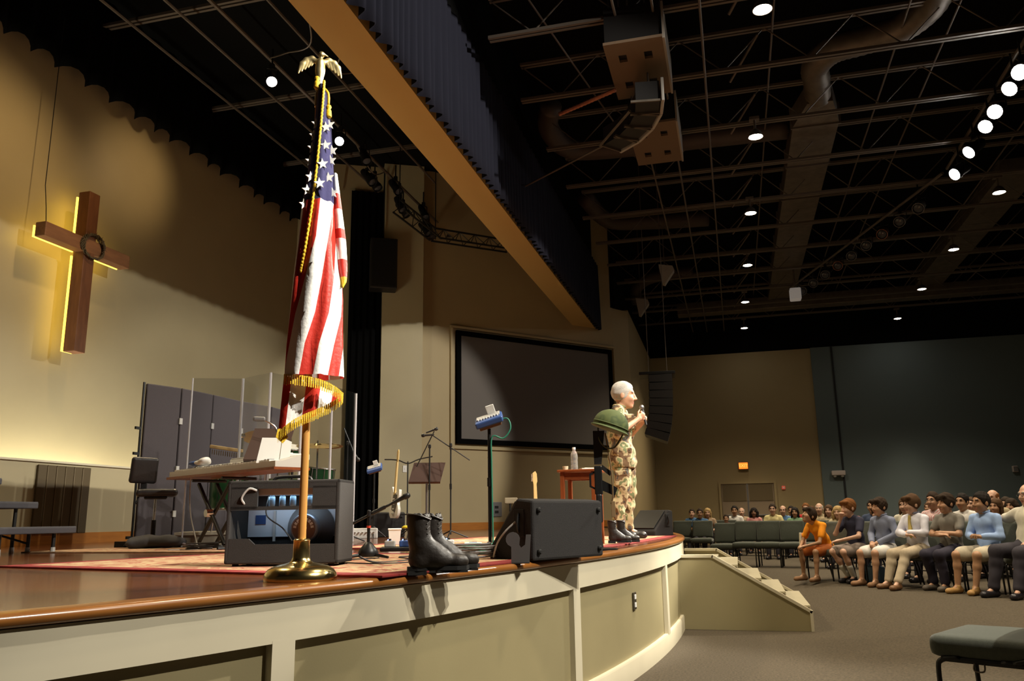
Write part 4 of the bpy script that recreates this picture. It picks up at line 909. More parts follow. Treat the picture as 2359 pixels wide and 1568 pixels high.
# ================================================================== CLEAR DRUM SHIELD
ACR = bpy.data.materials.new('clear_acrylic'); ACR.use_nodes = True; nt = ACR.node_tree; nt.nodes.clear()
_o = nt.nodes.new('ShaderNodeOutputMaterial'); _m = nt.nodes.new('ShaderNodeMixShader'); _t = nt.nodes.new('ShaderNodeBsdfTransparent'); _g = nt.nodes.new('ShaderNodeBsdfGlossy'); _f = nt.nodes.new('ShaderNodeLayerWeight')
_t.inputs[0].default_value = (.88, .89, .90, 1); _g.inputs['Roughness'].default_value = .08; _p = nt.nodes.new('ShaderNodeMath'); _p.operation = 'POWER'; _p.inputs[1].default_value = 3.; _a = nt.nodes.new('ShaderNodeMath'); _a.operation = 'MULTIPLY_ADD'; _a.inputs[1].default_value = .55; _a.inputs[2].default_value = .05
nt.links.new(_f.outputs['Facing'], _p.inputs[0]); nt.links.new(_p.outputs[0], _a.inputs[0]); nt.links.new(_a.outputs[0], _m.inputs[0]); nt.links.new(_t.outputs[0], _m.inputs[1]); nt.links.new(_g.outputs[0], _m.inputs[2]); nt.links.new(_m.outputs[0], _o.inputs[0])
EDGE = mat('acrylic_edge', (.75, .74, .78), .25, trans=.3)
SP = [(7.20, 5.36), (7.40, 4.90), (7.18, 4.44), (7.60, 4.32), (8.15, 4.26), (8.75, 4.26)]
t = thing('drum_shield', 'clear acrylic drum shield of tall hinged panels around the drums', 'drum shield', (*SP[2], ST+.002))
for k in range(5):
    a = Vector(SP[k])-Vector(SP[2]); b = Vector(SP[k+1])-Vector(SP[2]); dd = b-a; L = dd.length; ang = math.atan2(dd.y, dd.x)
    q = B(); q.rbox((*((a+b)/2), .86), (L-.02, .010, 1.70), .003, rotz(ang)); q.build('panel', ACR, t)
for k in range(6):
    a = Vector(SP[k])-Vector(SP[2]); r_ = .014 if k else .008
    q = B(); q.tube([(a.x, a.y, .01 if k in (0, 5) else .30), (a.x, a.y, 1.71)], r_, 8); q.build('hinge_strip', EDGE, t)
# ================================================================== DRUMS BEHIND THE SHIELD
DC = Vector((8.35, 4.95)); zp = ST+.15
GRD = mat('drum_green', (.02, .09, .03), .2, coat=.5); HEAD = mat('drum_head', (.75, .74, .70), .5); BRZ = mat('cymbal_bronze', (.62, .46, .20), .25, 1.)
def drum(label, x, y, z, r, h, tilt=(0, 0), stand=None):
    t = thing('drum', label, 'drum', (x, y, zp)); M_ = rotx(R(tilt[0])) @ roty(R(tilt[1])); c = (0, 0, z)
    q = B(); q.lathe([(r*.98, -h/2), (r, -h/2+.004), (r, h/2-.004), (r*.98, h/2)], 26, c, M_); q.build('shell', GRD, t, True, ang=40)
    for s in (-1, 1):
        q = B(); q.lathe([(0, 0), (r*.97, 0), (r*.97, .004), (0, .004)], 26, Vector(c)+M_ @ Vector((0, 0, s*h/2-.002)), M_); q.build('head', HEAD, t, True, ang=40)
        q = B(); q.tube([Vector(c)+M_ @ Vector((r*1.02*math.cos(a), r*1.02*math.sin(a), s*(h/2-.008))) for a in np.linspace(0, 2*PI, 27)], .008, 6); q.build('hoop', CHROME, t, True)
    for k in range(8): a = 2*PI*k/8; q = B(); q.tube([Vector(c)+M_ @ Vector((r*1.03*math.cos(a), r*1.03*math.sin(a), -h/2+.01)), Vector(c)+M_ @ Vector((r*1.03*math.cos(a), r*1.03*math.sin(a), h/2-.01))], .005, 5); q.build('tension_rod', CHROME, t)
    if stand:
        for a in (0, 120, 240): q = B(); q.tube([(r*.7*math.cos(R(a)), r*.7*math.sin(R(a)), z-h/2), (r*.8*math.cos(R(a)), r*.8*math.sin(R(a)), 0)], .009, 6); q.build('leg', CHROME, t)
    return t
drum('bass drum lying on its side behind the acrylic shield', 8.45, 4.95, .29, .28, .42, (90, 0))
drum('green floor drum on chrome legs seen between keyboard legs', 7.85, 5.30, .42, .19, .38, (0, 0), True)
drum('rack drum mounted high behind the acrylic shield', 8.20, 4.80, .80, .15, .24, (14, -10), True)
drum('snare drum on a stand at the right of the drum kit', 8.60, 4.62, .62, .17, .15, (6, 0), True)
def cymbal(label, x, y, h, r, tilt):
    t = thing('cymbal', label, 'cymbal', (x, y, zp)); M_ = roty(R(tilt)) @ rotx(R(-tilt*.6))
    for a in (10, 130, 250): q = B(); q.tube([(0, 0, .18), (.22*math.cos(R(a)), .22*math.sin(R(a)), .008)], .009, 6); q.build('leg', CHROME, t)
    q = B(); q.tube([(0, 0, .1), (0, 0, h+.05)], .010, 8); q.build('pole', CHROME, t, True, ang=50)
    q = B(); q.lathe([(0, .030), (.03, .028), (.045, .012), (r*.6, .006), (r, 0), (r, -.003), (r*.6, .002), (.045, .008), (0, .02)], 30, (0, 0, h), M_); q.build('plate', BRZ, t, True, ang=30)
    q = B(); q.ball((0, 0, h+.05), .014, 8); q.build('wing_nut', CHROME, t)
cymbal('crash cymbal above the music stand behind the shield', 7.95, 4.98, 1.00, .22, 14)
cymbal('ride cymbal hanging low behind the flag fringe', 8.40, 4.55, .93, .24, -10)
cymbal('small splash cymbal on a tall stand at the right of the drums', 8.72, 4.55, .95, .14, 6)
t = thing('percussion_block', 'bright wooden chime bar percussion above the synthesizer', 'percussion', (7.62, 5.20, ST+.15), az(7.6, 5.2))
q = B(); q.rbox((0, 0, .86), (.34, .05, .035), .008, roty(R(8))); q.build('bar', mat('maple', (.62, .42, .18), .4), t)
for k in range(14): q = B(); q.tube([(-.14+k*.022, 0, .85-k*.003), (-.14+k*.022, 0, .80-k*.003)], .004, 5); q.build('chime', BRZ, t)
q = B(); q.tube([(.16, 0, .0), (.16, 0, 1.0)], .012, 8); q.build('pole', CHROME, t); q = B(); q.ball((.16, 0, 1.0), .028, 10); q.build('top_knob', CHROME, t)
boom_stand('drum microphone boom reaching over the kit behind the shield', 8.95, 4.45, 1.15, (-.05, 0, 1.33), (.10, 0, .98), [((.05, 0, 1.08), (.3, 0, -.5))])

# ================================================================== GUITARS
def guitar(label, x, y, rz, body_col, lean=8, z=.25, stand=True, sc=1.):
    t = thing('electric_guitar', label, 'guitar', (x, y, ST+z), az(x, y)+rz)
    holder = bpy.data.objects.new('guitar_body', None)
    M_ = rotx(R(-lean))
    body = [(0, 0), (.10, .0), (.155, .05), (.165, .12), (.13, .19), (.125, .25), (.16, .32), (.15, .40), (.10, .39), (.05, .36), (-.05, .36), (-.09, .42), (-.14, .45), (-.165, .36), (-.125, .26), (-.13, .19), (-.165, .12), (-.155, .05), (-.10, 0)]
    body = [(p.x, p.z) for p in catmull([(a*sc, 0, b*sc) for a, b in body], 3)]
    bpy.data.objects.remove(holder)
    q = B(); q.prism(body, -.02, .02, M_); q.build('body', body_col, t)
    q = B(); q.prism([(-.08*sc, .12*sc), (.05*sc, .08*sc), (.10*sc, .20*sc), (.09*sc, .33*sc), (-.04*sc, .34*sc)], -.025, -.020, M_); q.build('pickguard', mat('dark_guard', (.05, .035, .03), .3), t)
    q = B(); q.prism([(-.027*sc, .33*sc), (.027*sc, .33*sc), (.021*sc, .80*sc), (-.021*sc, .80*sc)], -.030, -.008, M_); q.build('neck', mat('maple_neck', (.62, .44, .18), .35), t)
    q = B(); q.prism([(-.021*sc, .80*sc), (.021*sc, .80*sc), (.035*sc, .84*sc), (.030*sc, .95*sc), (.010*sc, .985*sc), (-.028*sc, .96*sc), (-.030*sc, .86*sc)], -.024, -.010, M_); q.build('headstock', mat('maple_neck', (.62, .44, .18)), t)
    for k in range(6): q = B(); q.ball(M_ @ Vector((-.04*sc, -.016, (.85+k*.018)*sc)), .007, 6); q.build('tuner', CHROME, t)
    for k in range(3): q = B(); q.box(M_ @ Vector((0, -.027, (.13+k*.07)*sc)), (.07*sc, .012, .018), M_); q.build('pickup', WHITEP, t)
    q = B(); q.box(M_ @ Vector((0, -.026, .07*sc)), (.08, .012, .03), M_); q.build('bridge', CHROME, t)
    return t
GW = mat('guitar_white', (.82, .80, .74), .15, coat=.6)
guitar('white electric guitar hanging on a stand near the pilaster', 11.15, 4.78, R(-68), GW, 4, .27)
guitar('pale electric guitar whose headstock rises behind the wedge monitor', 7.75, 1.86, R(10), GW, 6, .02, sc=.68)
for (x, y, lb, h) in ((11.25, 4.62, 'thin black guitar stand with two arms beside the white guitar', 1.08), (7.82, 1.88, 'low black stand behind the wedge monitor holding a pale guitar', .30)):
    t = thing('guitar_stand', lb, 'stand', (x, y, ST), az(x, y))
    for a in (40, 160, 280): q = B(); q.tube([(0, 0, .12), (.2*math.cos(R(a)), .2*math.sin(R(a)), .01)], .009, 6); q.build('leg', BLACKM, t)
    q = B(); q.tube([(0, 0, .1), (0, 0, h)], .010, 8); q.build('pole', BLACKM, t)
    if h > 1:
        q = B(); q.tube(catmull([(-.34, 0, h+.03), (-.15, 0, h+.02), (0, 0, h-.03), (.16, 0, h+.03), (.36, 0, h+.07)], 4), .010, 6); q.build('arm', BLACKM, t); q = B(); q.tube([(-.2, 0, .32), (.28, 0, .32)], .010, 6); q.build('arm', BLACKM, t)
    else: q = B(); q.tube([(-.07, -.08, .05), (-.07, 0, .06), (.07, 0, .06), (.07, -.08, .05)], .009, 6); q.build('cradle', BLACKM, t)
t = thing('handrail', 'short beige handrail with a downward bend by the screen wall', 'handrail', (15.75, 4.2, ST), az(15.7, 4.2))
q = B(); q.rbox((-.08, 0, .58), (.26, .06, .12), .02); q.rbox((.14, 0, .50), (.26, .06, .11), .02, roty(R(40))); q.build('rail', mat('beige_rail', (.40, .33, .22), .5), t); q = B(); q.tube([(-.1, 0, 0), (-.1, 0, .55)], .02, 8); q.build('post', BLACKM, t)

# ================================================================== PEDALS, POWER STRIP, CABLES
t = thing('pedalboard', 'black pedalboard with small chrome and blue effects pedals behind the boots', 'pedalboard', (5.95, 2.32, ST+.012), az(5.95, 2.3))
q = B(); q.rbox((0, 0, .02), (.62, .26, .03), .008); q.build('board', BLACKM, t)
for k, (x, c) in enumerate(((-.24, GREYL), (-.13, BLUEP), (-.02, CHROME), (.09, BLACKP), (.20, WHITEP))):
    q = B(); q.rbox((x, 0, .058), (.08, .13, .046), .008); o = q.build('pedal', c, t); q = B(); q.lathe([(0, .08), (.012, .08), (.010, .095), (0, .095)], 8, (x, -.03, 0)); q.build('footswitch', CHROME, o)
    q = B(); q.ball((x-.015, .04, .085), .006, 6); q.build('indicator', mat('blue_led', (.1, .2, 1), .3, emit=(.15, .3, 1), estr=12.), o)
t = thing('effects_unit', 'small white lit effects unit right of the boots', 'pedal', (6.15, 1.98, ST+.012), az(6.15, 2.0)); q = B(); q.rbox((0, 0, .03), (.14, .10, .05), .01); q.build('case', WHITEP, t); q = B(); q.box((0, -.01, .057), (.06, .04, .004)); q.build('display', BLUEP, t)
t = thing('stage_box', 'long white multi-channel box on the floor before the drum shield', 'stage box', (10.6, 5.1, ST), az(10.6, 5.1)+R(4)); q = B(); q.rbox((0, 0, .07), (.56, .2, .14), .012); q.build('case', WHITEP, t)
for k in range(10): q = B(); q.lathe([(0, 0), (.014, 0), (.012, .04), (0, .04)], 8, (-.23+k*.05, -.10, .08), rotx(R(90))); q.build('connector', CHROME, t)
t = thing('white_bucket', 'small white plastic box on the floor behind the short microphone stand', 'box', (7.6, 3.25, ST+.012), az(7.6, 3.25)); q = B(); q.prism([(-.05, 0), (.05, 0), (.06, .14), (-.06, .14)], -.05, .05); q.build('tub', WHITEP, t); q = B(); q.rbox((0, 0, .145), (.13, .12, .015), .004); q.build('lid', PAPER, t)
t = thing('cymbal_felt_case', 'yellow plastic disc on a low stand near the small wedge', 'disc', (9.7, 3.95, ST), az(9.7, 3.95)); q = B(); q.lathe([(0, .14), (.09, .14), (.10, .155), (.07, .175), (0, .178)], 18); q.build('disc', mat('bright_yellow', (.75, .60, .03), .4), t, True)
for a in (20, 140, 260): q = B(); q.tube([(0, 0, .15), (.2*math.cos(R(a)), .2*math.sin(R(a)), .008)], .007, 5); q.build('leg', BLACKM, t)
def cable(label, pts, r, m, nm='cable', grp=None):
    q = B(); q.tube(catmull([(x, y, ST+(z if z > .012 else z+.013)) for x, y, z in pts], 6), r, 6); return tag(q.build(nm, m, None, True), label, 'cable', grp)
def coil(label, x, y, rad, n, m, r=.006, seed=0):
    rr = random.Random(seed); pts = []
    for k in range(n*9): a = 2*PI*k/9; pts.append((x+rad*(.75+.3*rr.random())*math.cos(a), y+rad*(.75+.3*rr.random())*math.sin(a), .006+.0016*k))
    q = B(); q.tube(catmull([(a, b, ST+.012+c) for a, b, c in pts], 3), r, 5); return tag(q.build('cable_coil', m, None, True), label, 'cable')
coil('coil of green cable at the foot of the tall mixer stand', 5.30, 1.62, .19, 5, MATS['green_cable'], .006, 3)
coil('tangled heap of grey cable beside the wedge monitor', 4.78, 1.55, .15, 6, mat('grey_cable', (.16, .15, .15), .5), .006, 4)
cable('black cable curling from the amplifier across the red rug', [(4.30, 2.05, .05), (4.38, 1.98, .0), (4.7, 1.9, 0), (5.0, 2.1, 0), (5.3, 1.95, 0), (5.6, 2.2, 0), (5.9, 2.2, 0)], .006, BLACKP)
cable('black cable looping in front of the short microphone stand', [(4.9, 2.2, 0), (4.5, 2.3, 0), (4.25, 1.95, 0), (4.5, 1.75, 0), (4.9, 1.95, 0), (5.3, 1.75, 0)], .005, BLACKP)
cable('grey cable lying between the rugs upstage of the boots', [(6.0, 2.6, 0), (6.6, 2.9, 0), (7.2, 2.5, 0), (7.8, 3.0, 0), (8.6, 2.8, 0)], .006, mat('grey_cable', (.16, .15, .15)))
cable('black cable running along the rug behind the tall mixer stand', [(6.4, 2.0, 0), (7.0, 2.3, 0), (7.6, 2.0, 0), (8.4, 2.5, 0), (9.4, 2.4, 0)], .006, BLACKP)
cable('grey cable dropping from the keyboard to the floor', [(6.78, 4.9, .80), (6.86, 5.05, .70), (6.84, 5.02, .35), (6.70, 4.82, .05), (6.55, 4.7, .0), (6.4, 4.9, 0)], .006, GREYL)
coil('dark cable bundle under the keyboard stand', 6.5, 4.62, .16, 4, BLACKP, .006, 9)
# ================================================================== TABLE WITH WATER BOTTLE
TBL = (7.30, 1.33)
t = thing('side_table', 'small red-brown wooden side table behind the wedge monitor', 'table', (*TBL, ST), az(*TBL)+R(-14))
q = B(); q.rbox((0, .0, .645), (.36, .34, .022), .006); q.build('table_top', WOODRED, t)
for sx in (-1, 1):
    for sy in (-1, 1): q = B(); q.rbox((sx*.14, sy*.13, .317), (.036, .036, .634), .004); q.build('leg', WOODRED, t)
for (c, d) in (((0, -.13, .60), (.25, .018, .06)), ((0, .13, .60), (.25, .018, .06)), ((-.14, 0, .60), (.018, .23, .06)), ((.14, 0, .60), (.018, .23, .06))): q = B(); q.box(c, d); q.build('apron', WOODRED, t)
tz = ST+.6565
t = thing('water_bottle', 'clear plastic water bottle with white cap on the small table', 'bottle', (7.27, 1.385, tz))
q = B(); q.lathe([(0, 0), (.029, 0), (.032, .006), (.032, .04), (.029, .05), (.032, .06), (.032, .075), (.029, .085), (.032, .095), (.032, .13), (.028, .15), (.014, .175), (.013, .185), (0, .185)], 18); q.build('bottle', mat('pet_plastic', (.95, .96, .97), .05, trans=.85, ior=1.35), t, True, ang=50)
q = B(); q.lathe([(0, .183), (.0155, .183), (.0155, .203), (0, .204)], 14); q.build('cap', WHITEP, t, True, ang=50)
t = thing('notes', 'cream papers lying on the small table right of the bottle', 'paper', (7.28, 1.27, tz+.0015), .3); q = B(); q.rbox((0, 0, .004), (.14, .11, .008), .002); q.build('sheet', PAPER, t); q = B(); q.box((.01, .0, .012), (.11, .10, .006), rotz(.3)); q.build('sheet', mat('cream_paper', (.70, .62, .42), .7), t)
t = thing('cup', 'small cream cup on the left corner of the table', 'cup', (7.24, 1.46, tz)); q = B(); q.lathe([(0, 0), (.022, 0), (.026, .035), (.024, .035), (.02, .004), (0, .004)], 14); q.build('cup_body', mat('cream_paper', (.70, .62, .42)), t, True, ang=50); q = B(); q.tube(catmull([(.024, 0, .03), (.04, 0, .025), (.04, 0, .012), (.023, 0, .008)], 4), .003, 5); q.build('handle', mat('cream_paper', (.70, .62, .42)), t)
# ================================================================== CEILING FIXTURES
LENS = mat('lamp_lens', (1, .95, .85), .3, emit=(1, .93, .80), estr=60.)
LENSS = mat('spot_lens', (1, .97, .92), .3, emit=(1, .96, .90), estr=90.)
def downlight(x, y, label):
    t = thing('ceiling_light', label, 'ceiling light', (x, y, 7.42), 0, 'house lights hanging from the joists')
    q = B(); q.tube([(0, 0, .06), (0, 0, .32)], .02, 6); q.build('stem', STEEL, t)
    q = B(); q.lathe([(0, .10), (.05, .10), (.09, .06), (.125, -.02), (.128, -.03), (.118, -.03), (.11, -.012), (0, .0)], 20); q.build('reflector', STEELL, t, True, ang=40)
    q = B(); q.lathe([(0, -.014), (.105, -.014), (.09, -.03), (.05, -.042), (0, -.045)], 18); q.build('lens', LENS, t, True)
    q = B(); q.box((0, 0, .30), (.12, .16, .05)); q.build('clamp', STEEL, t)
for (x, y), lb in zip(DOWN[:10], ('nearest of the centre row of house lights, at the top of the picture', 'second house light of the centre row, beside the wide duct end', 'third house light of the centre row, left of the wide duct', 'fourth house light of the centre row',
        'fifth house light of the centre row, next to last', 'farthest house light of the centre row above the double doors', 'nearest light of the right-hand row under the bright spots', 'second light of the right-hand row', 'third light of the right-hand row', 'farthest light of the right-hand row above the blue wall')):
    downlight(x, y, lb)
def can(label, loc, target, lit, r=.11, L=.30, grp=None, m=None):
    loc = Vector(loc); d_ = (Vector(target)-loc).normalized(); t = thing('spotlight', label, 'spotlight', loc, 0, grp)
    M_ = d_.to_track_quat('Z', 'Y').to_matrix()
    q = B(); q.lathe([(0, -L), (r*.6, -L), (r*.75, -L*.85), (r*.8, -L*.3), (r, -.05), (r, .03), (r*.93, .03), (r*.9, -.01), (0, -.012)], 16, (0, 0, 0), M_); q.build('housing', m or BLACKM, t, True, ang=35)
    q = B(); q.lathe([(0, 0), (r*.88, 0), (r*.7, .012), (0, .02)], 16, (0, 0, 0), M_); q.build('lens', LENSS if lit else mat('dark_lens', (.05, .05, .06), .1), t, True)
    q = B(); q.tube([M_ @ Vector((r*1.05, 0, -L*.4)), M_ @ Vector((r*1.05, 0, -L*.4))+Vector((0, 0, .16)), M_ @ Vector((-r*1.05, 0, -L*.4))+Vector((0, 0, .16)), M_ @ Vector((-r*1.05, 0, -L*.4))], .012, 5); q.build('yoke', BLACKM, t)
    q = B(); c = M_ @ Vector((0, 0, -L*.4)); q.box(c+Vector((0, 0, .20)), (.05, .07, .09)); q.tube([c+Vector((0, 0, .2)), c+Vector((0, 0, .50))], .016, 6); q.build('clamp', BLACKM, t)
    return t
for i, lb in enumerate(('topmost bright spotlight cut by the right edge', 'second bright spotlight from the top of the slanting row', 'third bright spotlight of the slanting row, upper of a close pair', 'fourth bright spotlight of the slanting row, lower of a close pair', 'fifth bright spotlight of the slanting row', 'lowest and smallest bright spotlight of the slanting row')):
    x, tg, e, a = FOH[i]; can(lb, (x, FOHY, FOHZ), tg, True, .12, .34, 'front-of-house spotlights')
q = B(); q.tube([(.5, FOHY-.14, FOHZ+.52), (16.8, FOHY-.14, FOHZ+.52)], .03, 8); t = tag(q.build('lighting_pipe', STEEL), 'black pipe carrying the bright spotlights on the right', 'pipe')
# unlit cluster farther down the hall
q = B(); q.tube([(16.6, -4.33, FOHZ+.36), (24.5, -1.9, FOHZ+.36)], .03, 8); tag(q.build('lighting_pipe', STEEL), 'dark pipe of unlit spotlights running toward the far wall', 'pipe')
CU_GLINT = mat('copper_glint_can', (.30, .14, .09), .4, .5)  # copper reflection put into the colour of two unlit cans
for k in range(9):
    u = .12+k*.095; p = Vector((lerp(16.6, 24.5, u), lerp(-4.33, -1.9, u), FOHZ+.02))
    can('unlit spotlight number %s from the right on the dark far pipe' % ('one two three four five six seven eight nine'.split()[k]), p, (9, 1, 1), False, .12, .32, 'unlit spotlights on the far pipe', CU_GLINT if k in (2, 5) else GREY)
t = thing('ceiling_projector', 'small pale projector box hanging beside the unlit spotlights', 'projector', (23.6, -2.0, 7.25)); q = B(); q.rbox((0, 0, 0), (.3, .3, .34), .03); q.build('case', mat('projector_white_glow', (.55, .50, .45), .5, emit=(1, .9, .8), estr=.12), t); q = B(); q.tube([(0, 0, .16), (0, 0, .8)], .025, 8); q.build('drop_pole', STEEL, t)  # case has a weak emission added so it looks lit
# ------------------------------------------------------------------ ducts
t = thing('air_duct', 'wide flat steel air duct running down the hall ceiling', 'duct', (0, 0, 0))
for k in range(7):
    x0 = 14.6+k*1.8; q = B(); q.rbox((x0+.89, -1.85, 8.25), (1.77, .80 if k else .80, .36), .01); q.build('duct_section', STEELL, t)
    q = B(); q.box((x0, -1.85, 8.25), (.03, .86, .42)); q.build('flange', STEEL, t)
q = B(); q.add([(14.6, -1.45, 8.07), (14.6, -2.25, 8.07), (14.6, -2.25, 8.43), (14.6, -1.45, 8.43), (13.9, -1.66, 8.15), (13.9, -2.08, 8.15), (13.9, -2.08, 8.5), (13.9, -1.66, 8.5)], [(0, 1, 5, 4), (1, 2, 6, 5), (2, 3, 7, 6), (3, 0, 4, 7), (4, 5, 6, 7), (3, 2, 1, 0)]); q.build('transition', STEELL, t)
t = thing('flexible_duct', 'ribbed flexible duct curving from the flat duct toward the right', 'duct', (0, 0, 0))
P_ = catmull([(14.0, -1.86, 8.3), (13.5, -1.80, 8.35), (13.1, -1.75, 8.4), (12.75, -1.98, 8.45), (12.6, -2.45, 8.45), (12.4, -2.95, 8.45), (11.9, -3.25, 8.45), (11.2, -3.3, 8.45)], 10)
q = B(); q.tube(P_, [.215+.010*(i % 2) for i in range(len(P_))], 14); q.build('hose', STEELL, t, True)
t = thing('round_duct', 'dark round duct crossing the hall ceiling behind the hanging speaker boxes', 'duct', (0, 0, 0))
q = B(); q.tube(catmull([(13.25, 2.75, 8.45), (13.9, 2.95, 8.4), (14.7, 2.8, 8.35), (15.05, 2.2, 8.35), (15.15, 0, 8.35), (15.2, -1.4, 8.35)], 6), .20, 14); q.build('tube', mat('duct_brown', (.075, .055, .045), .6, .3), t, True)
t = thing('round_duct', 'second dark round duct lower down the hall near the valance', 'duct', (0, 0, 0))
q = B(); q.tube(catmull([(17.6, 2.9, 8.4), (19.2, 2.6, 8.4), (19.6, 1.6, 8.4), (19.8, .2, 8.4)], 6), .2, 12); q.build('tube', MATS['duct_brown'], t, True)
t = thing('round_duct', 'distant dark duct elbow above the far end of the valance', 'duct', (0, 0, 0))
q = B(); q.tube(catmull([(24.8, 2.6, 7.7), (24.5, 2.55, 8.1), (24.3, 2.0, 8.35), (24.3, .8, 8.4)], 6), .2, 12); q.build('tube', MATS['duct_brown'], t, True)
t = thing('air_duct', 'second flat air duct at the right side of the hall ceiling', 'duct', (0, 0, 0))
for k in range(6): q = B(); q.rbox((19.2+k*1.6, -6.3, 8.35), (1.57, .8, .36), .01); q.build('duct_section', STEELL, t)
for x in (27.5,): 
    q = B(); q.rbox((x, -4.5, 8.0), (.5, 12, .4), .02); tag(q.build('cross_duct', STEELL), 'dark cross duct near the far end of the ceiling', 'duct')
# ------------------------------------------------------------------ hanging speaker cluster
def cloud(label, x0, x1, y0, y1, z):
    t = thing('speaker_cabinet', label, 'speaker', ((x0+x1)/2, (y0+y1)/2, z)); lx, ly = x1-x0, y1-y0
    hx, hy = .09, .055; holes = [(sx*lx*.24, sy*ly*.22) for sx in (-1, 1) for sy in (-1, 1)]
    BRN2 = mat('brown_board', (.16, .105, .065), .7); q = B()
    xs = sorted({-lx/2, lx/2, -lx*.24-hx, -lx*.24+hx, lx*.24-hx, lx*.24+hx}); ys_ = sorted({-ly/2, ly/2, -ly*.22-hy, -ly*.22+hy, ly*.22-hy, ly*.22+hy})
    for i in range(5):
        for j in range(5):
            if i in (1, 3) and j in (1, 3): continue
            q.box(((xs[i]+xs[i+1])/2, (ys_[j]+ys_[j+1])/2, .02), (xs[i+1]-xs[i]+.001, ys_[j+1]-ys_[j]+.001, .04))
    q.build('bottom_board', BRN2, t)
    q = B(); q.box((0, 0, .30), (lx-.04, ly-.04, .5)); q.build('cabinet', BLACKP, t)
    q = B(); q.box((0, -ly/2-.015, .25), (lx, .03, .54)); q.build('side_board', mat('board_edge', (.30, .26, .22), .6), t)
    for sx in (-1, 1):
        for sy in (-1, 1): q = B(); q.tube([(sx*lx*.4, sy*ly*.4, .55), (sx*lx*.4, sy*ly*.4, 2.0)], .008, 5); q.build('hanging_cable', STEEL, t)
cloud('nearer hanging speaker cabinet with four square openings underneath', 9.75, 11.25, .52, 1.30, 7.30)
cloud('farther hanging speaker cabinet with four square openings, behind the speaker array', 12.15, 13.70, .52, 1.28, 7.30)
t = thing('speaker_array', 'curved pale grey array of wedge speakers hanging between the cabinets', 'speaker', (10.9, 1.0, 6.80))
AP = [(-.72, -.42), (-.30, -.36), (.12, -.20), (.48, .04), (.76, .36)]
for k in range(4):
    a = Vector((*AP[k], 0)); b_ = Vector((*AP[k+1], 0)); dd = (b_-a).normalized(); nn = Vector((-dd.y, dd.x, 0)); M_ = Matrix((dd, nn, Vector((0, 0, 1)))).transposed(); c_ = (a+b_)/2; L = (b_-a).length
    q = B(); q.rbox(c_, (L-.012, .04, .34), .008, M_); o = q.build('grille', mat('array_grey', (.36, .34, .31), .5), t)
    q = B(); q.prism([(-L*.46, 0), (L*.46, 0), (L*.30, 0), (-L*.30, 0)], 0, .1, M_, c_) if False else q.box(c_+nn*.20, (L*.80, .32, .28), M_); q.build('horn_box', BLACKP, o)
    for s in (-1, 1): q = B(); q.box(c_+nn*.22+dd*s*L*.42+Vector((0, 0, -.15)), (.025, .42, .03), M_); q.build('rail', STEELL, o)
q = B(); q.tube([(-.5, .05, -.15), (.0, .35, -.15), (.45, .62, -.15)], .02, 6); q.build('rear_frame', STEELL, t)
q = B(); q.tube([(-.3, -.2, .15), (-.3, -.2, 2.8)], .012, 6); q.build('hanging_cable', STEEL, t); q = B(); q.tube([(.3, .1, .15), (.3, .1, 2.8)], .012, 6); q.build('hanging_cable', STEEL, t)
q = B(); q.tube([(11.23, 2.19, 7.2), (10.77, 1.30, 7.2)], .03, 8)
for k in range(16): p = Vector((11.23, 2.19, 7.2)).lerp(Vector((10.77, 1.30, 7.2)), k/15); q.ball(p, .036, 6)
tag(q.build('copper_rod', mat('copper_rod', (.42, .16, .09), .45, .4)), 'short ribbed copper rod reaching from the nearer speaker cabinet', 'rod')
q = B(); q.tube([(11.66, 1.30, 6.92), (13.35, 3.45, 6.95)], .016, 6); tag(q.build('support_cable', STEEL), 'thin cable running from the speaker array down to the valance', 'cable')
q = B(); q.tube(catmull([(9.2, 2.5, 8.4), (11.0, 2.0, 8.0), (13.5, 1.6, 8.0)], 6), .014, 5); tag(q.build('support_cable', STEEL), 'thin slack cable above the copper rod', 'cable')
for (x, y, z, lb) in ((19.9, 1.35, 7.1, 'small pale wedge speaker hanging under the ceiling near the valance end'), (22.6, 2.25, 7.0, 'second small pale wedge speaker near the far wall corner')):
    t = thing('hanging_speaker', lb, 'speaker', (x, y, z), az(x, y)); q = B(); q.prism([(-.14, .26), (.20, .20), (.24, .10), (.0, -.24), (-.06, -.22)], 0, .3); q.build('cabinet', mat('pale_speaker', (.30, .27, .23), .6), t); q = B(); q.tube([(0, .15, .2), (0, .15, 2.6)], .012, 6); q.build('hanger', STEEL, t)
# ------------------------------------------------------------------ line array at the far side of the stage
t = thing('line_array', 'tall curved black line-array loudspeaker hanging before the olive wall', 'speaker', (18.1, 1.50, 4.25), az(18.1, 1.5))
q = B(); q.rbox((-.02, 0, 0), (.78, .6, .07), .01); q.build('rigging_frame', BLACKM, t)
ang = 0; px_, pz_ = .04, -.04
for k in range(8):
    M_ = roty(R(ang)); hgt = .175; c = Vector((px_, 0, pz_))+M_ @ Vector((0, 0, -hgt/2))
    q = B(); q.prism([(-.24, -hgt/2+.012), (.26, -hgt/2), (.26, hgt/2), (-.24, hgt/2-.012)], -.35, .35, M_, c); o = q.build('speaker_module', BLACKP, t)
    q = B(); q.box(c+M_ @ Vector((-.245, 0, 0)), (.012, .66, hgt-.05), M_); q.build('grille', BLACKM, o)
    e_ = Vector((px_, 0, pz_))+M_ @ Vector((0, 0, -hgt)); px_, pz_ = e_.x, e_.z; ang += [.5, 1, 1.5, 2.5, 3.5, 4.5, 5.5, 6][k]
for s in (-.2, .2): q = B(); q.tube([(s, 0, .03), (s, 0, 5.36)], .008, 5); q.build('hanging_cable', STEEL, t)
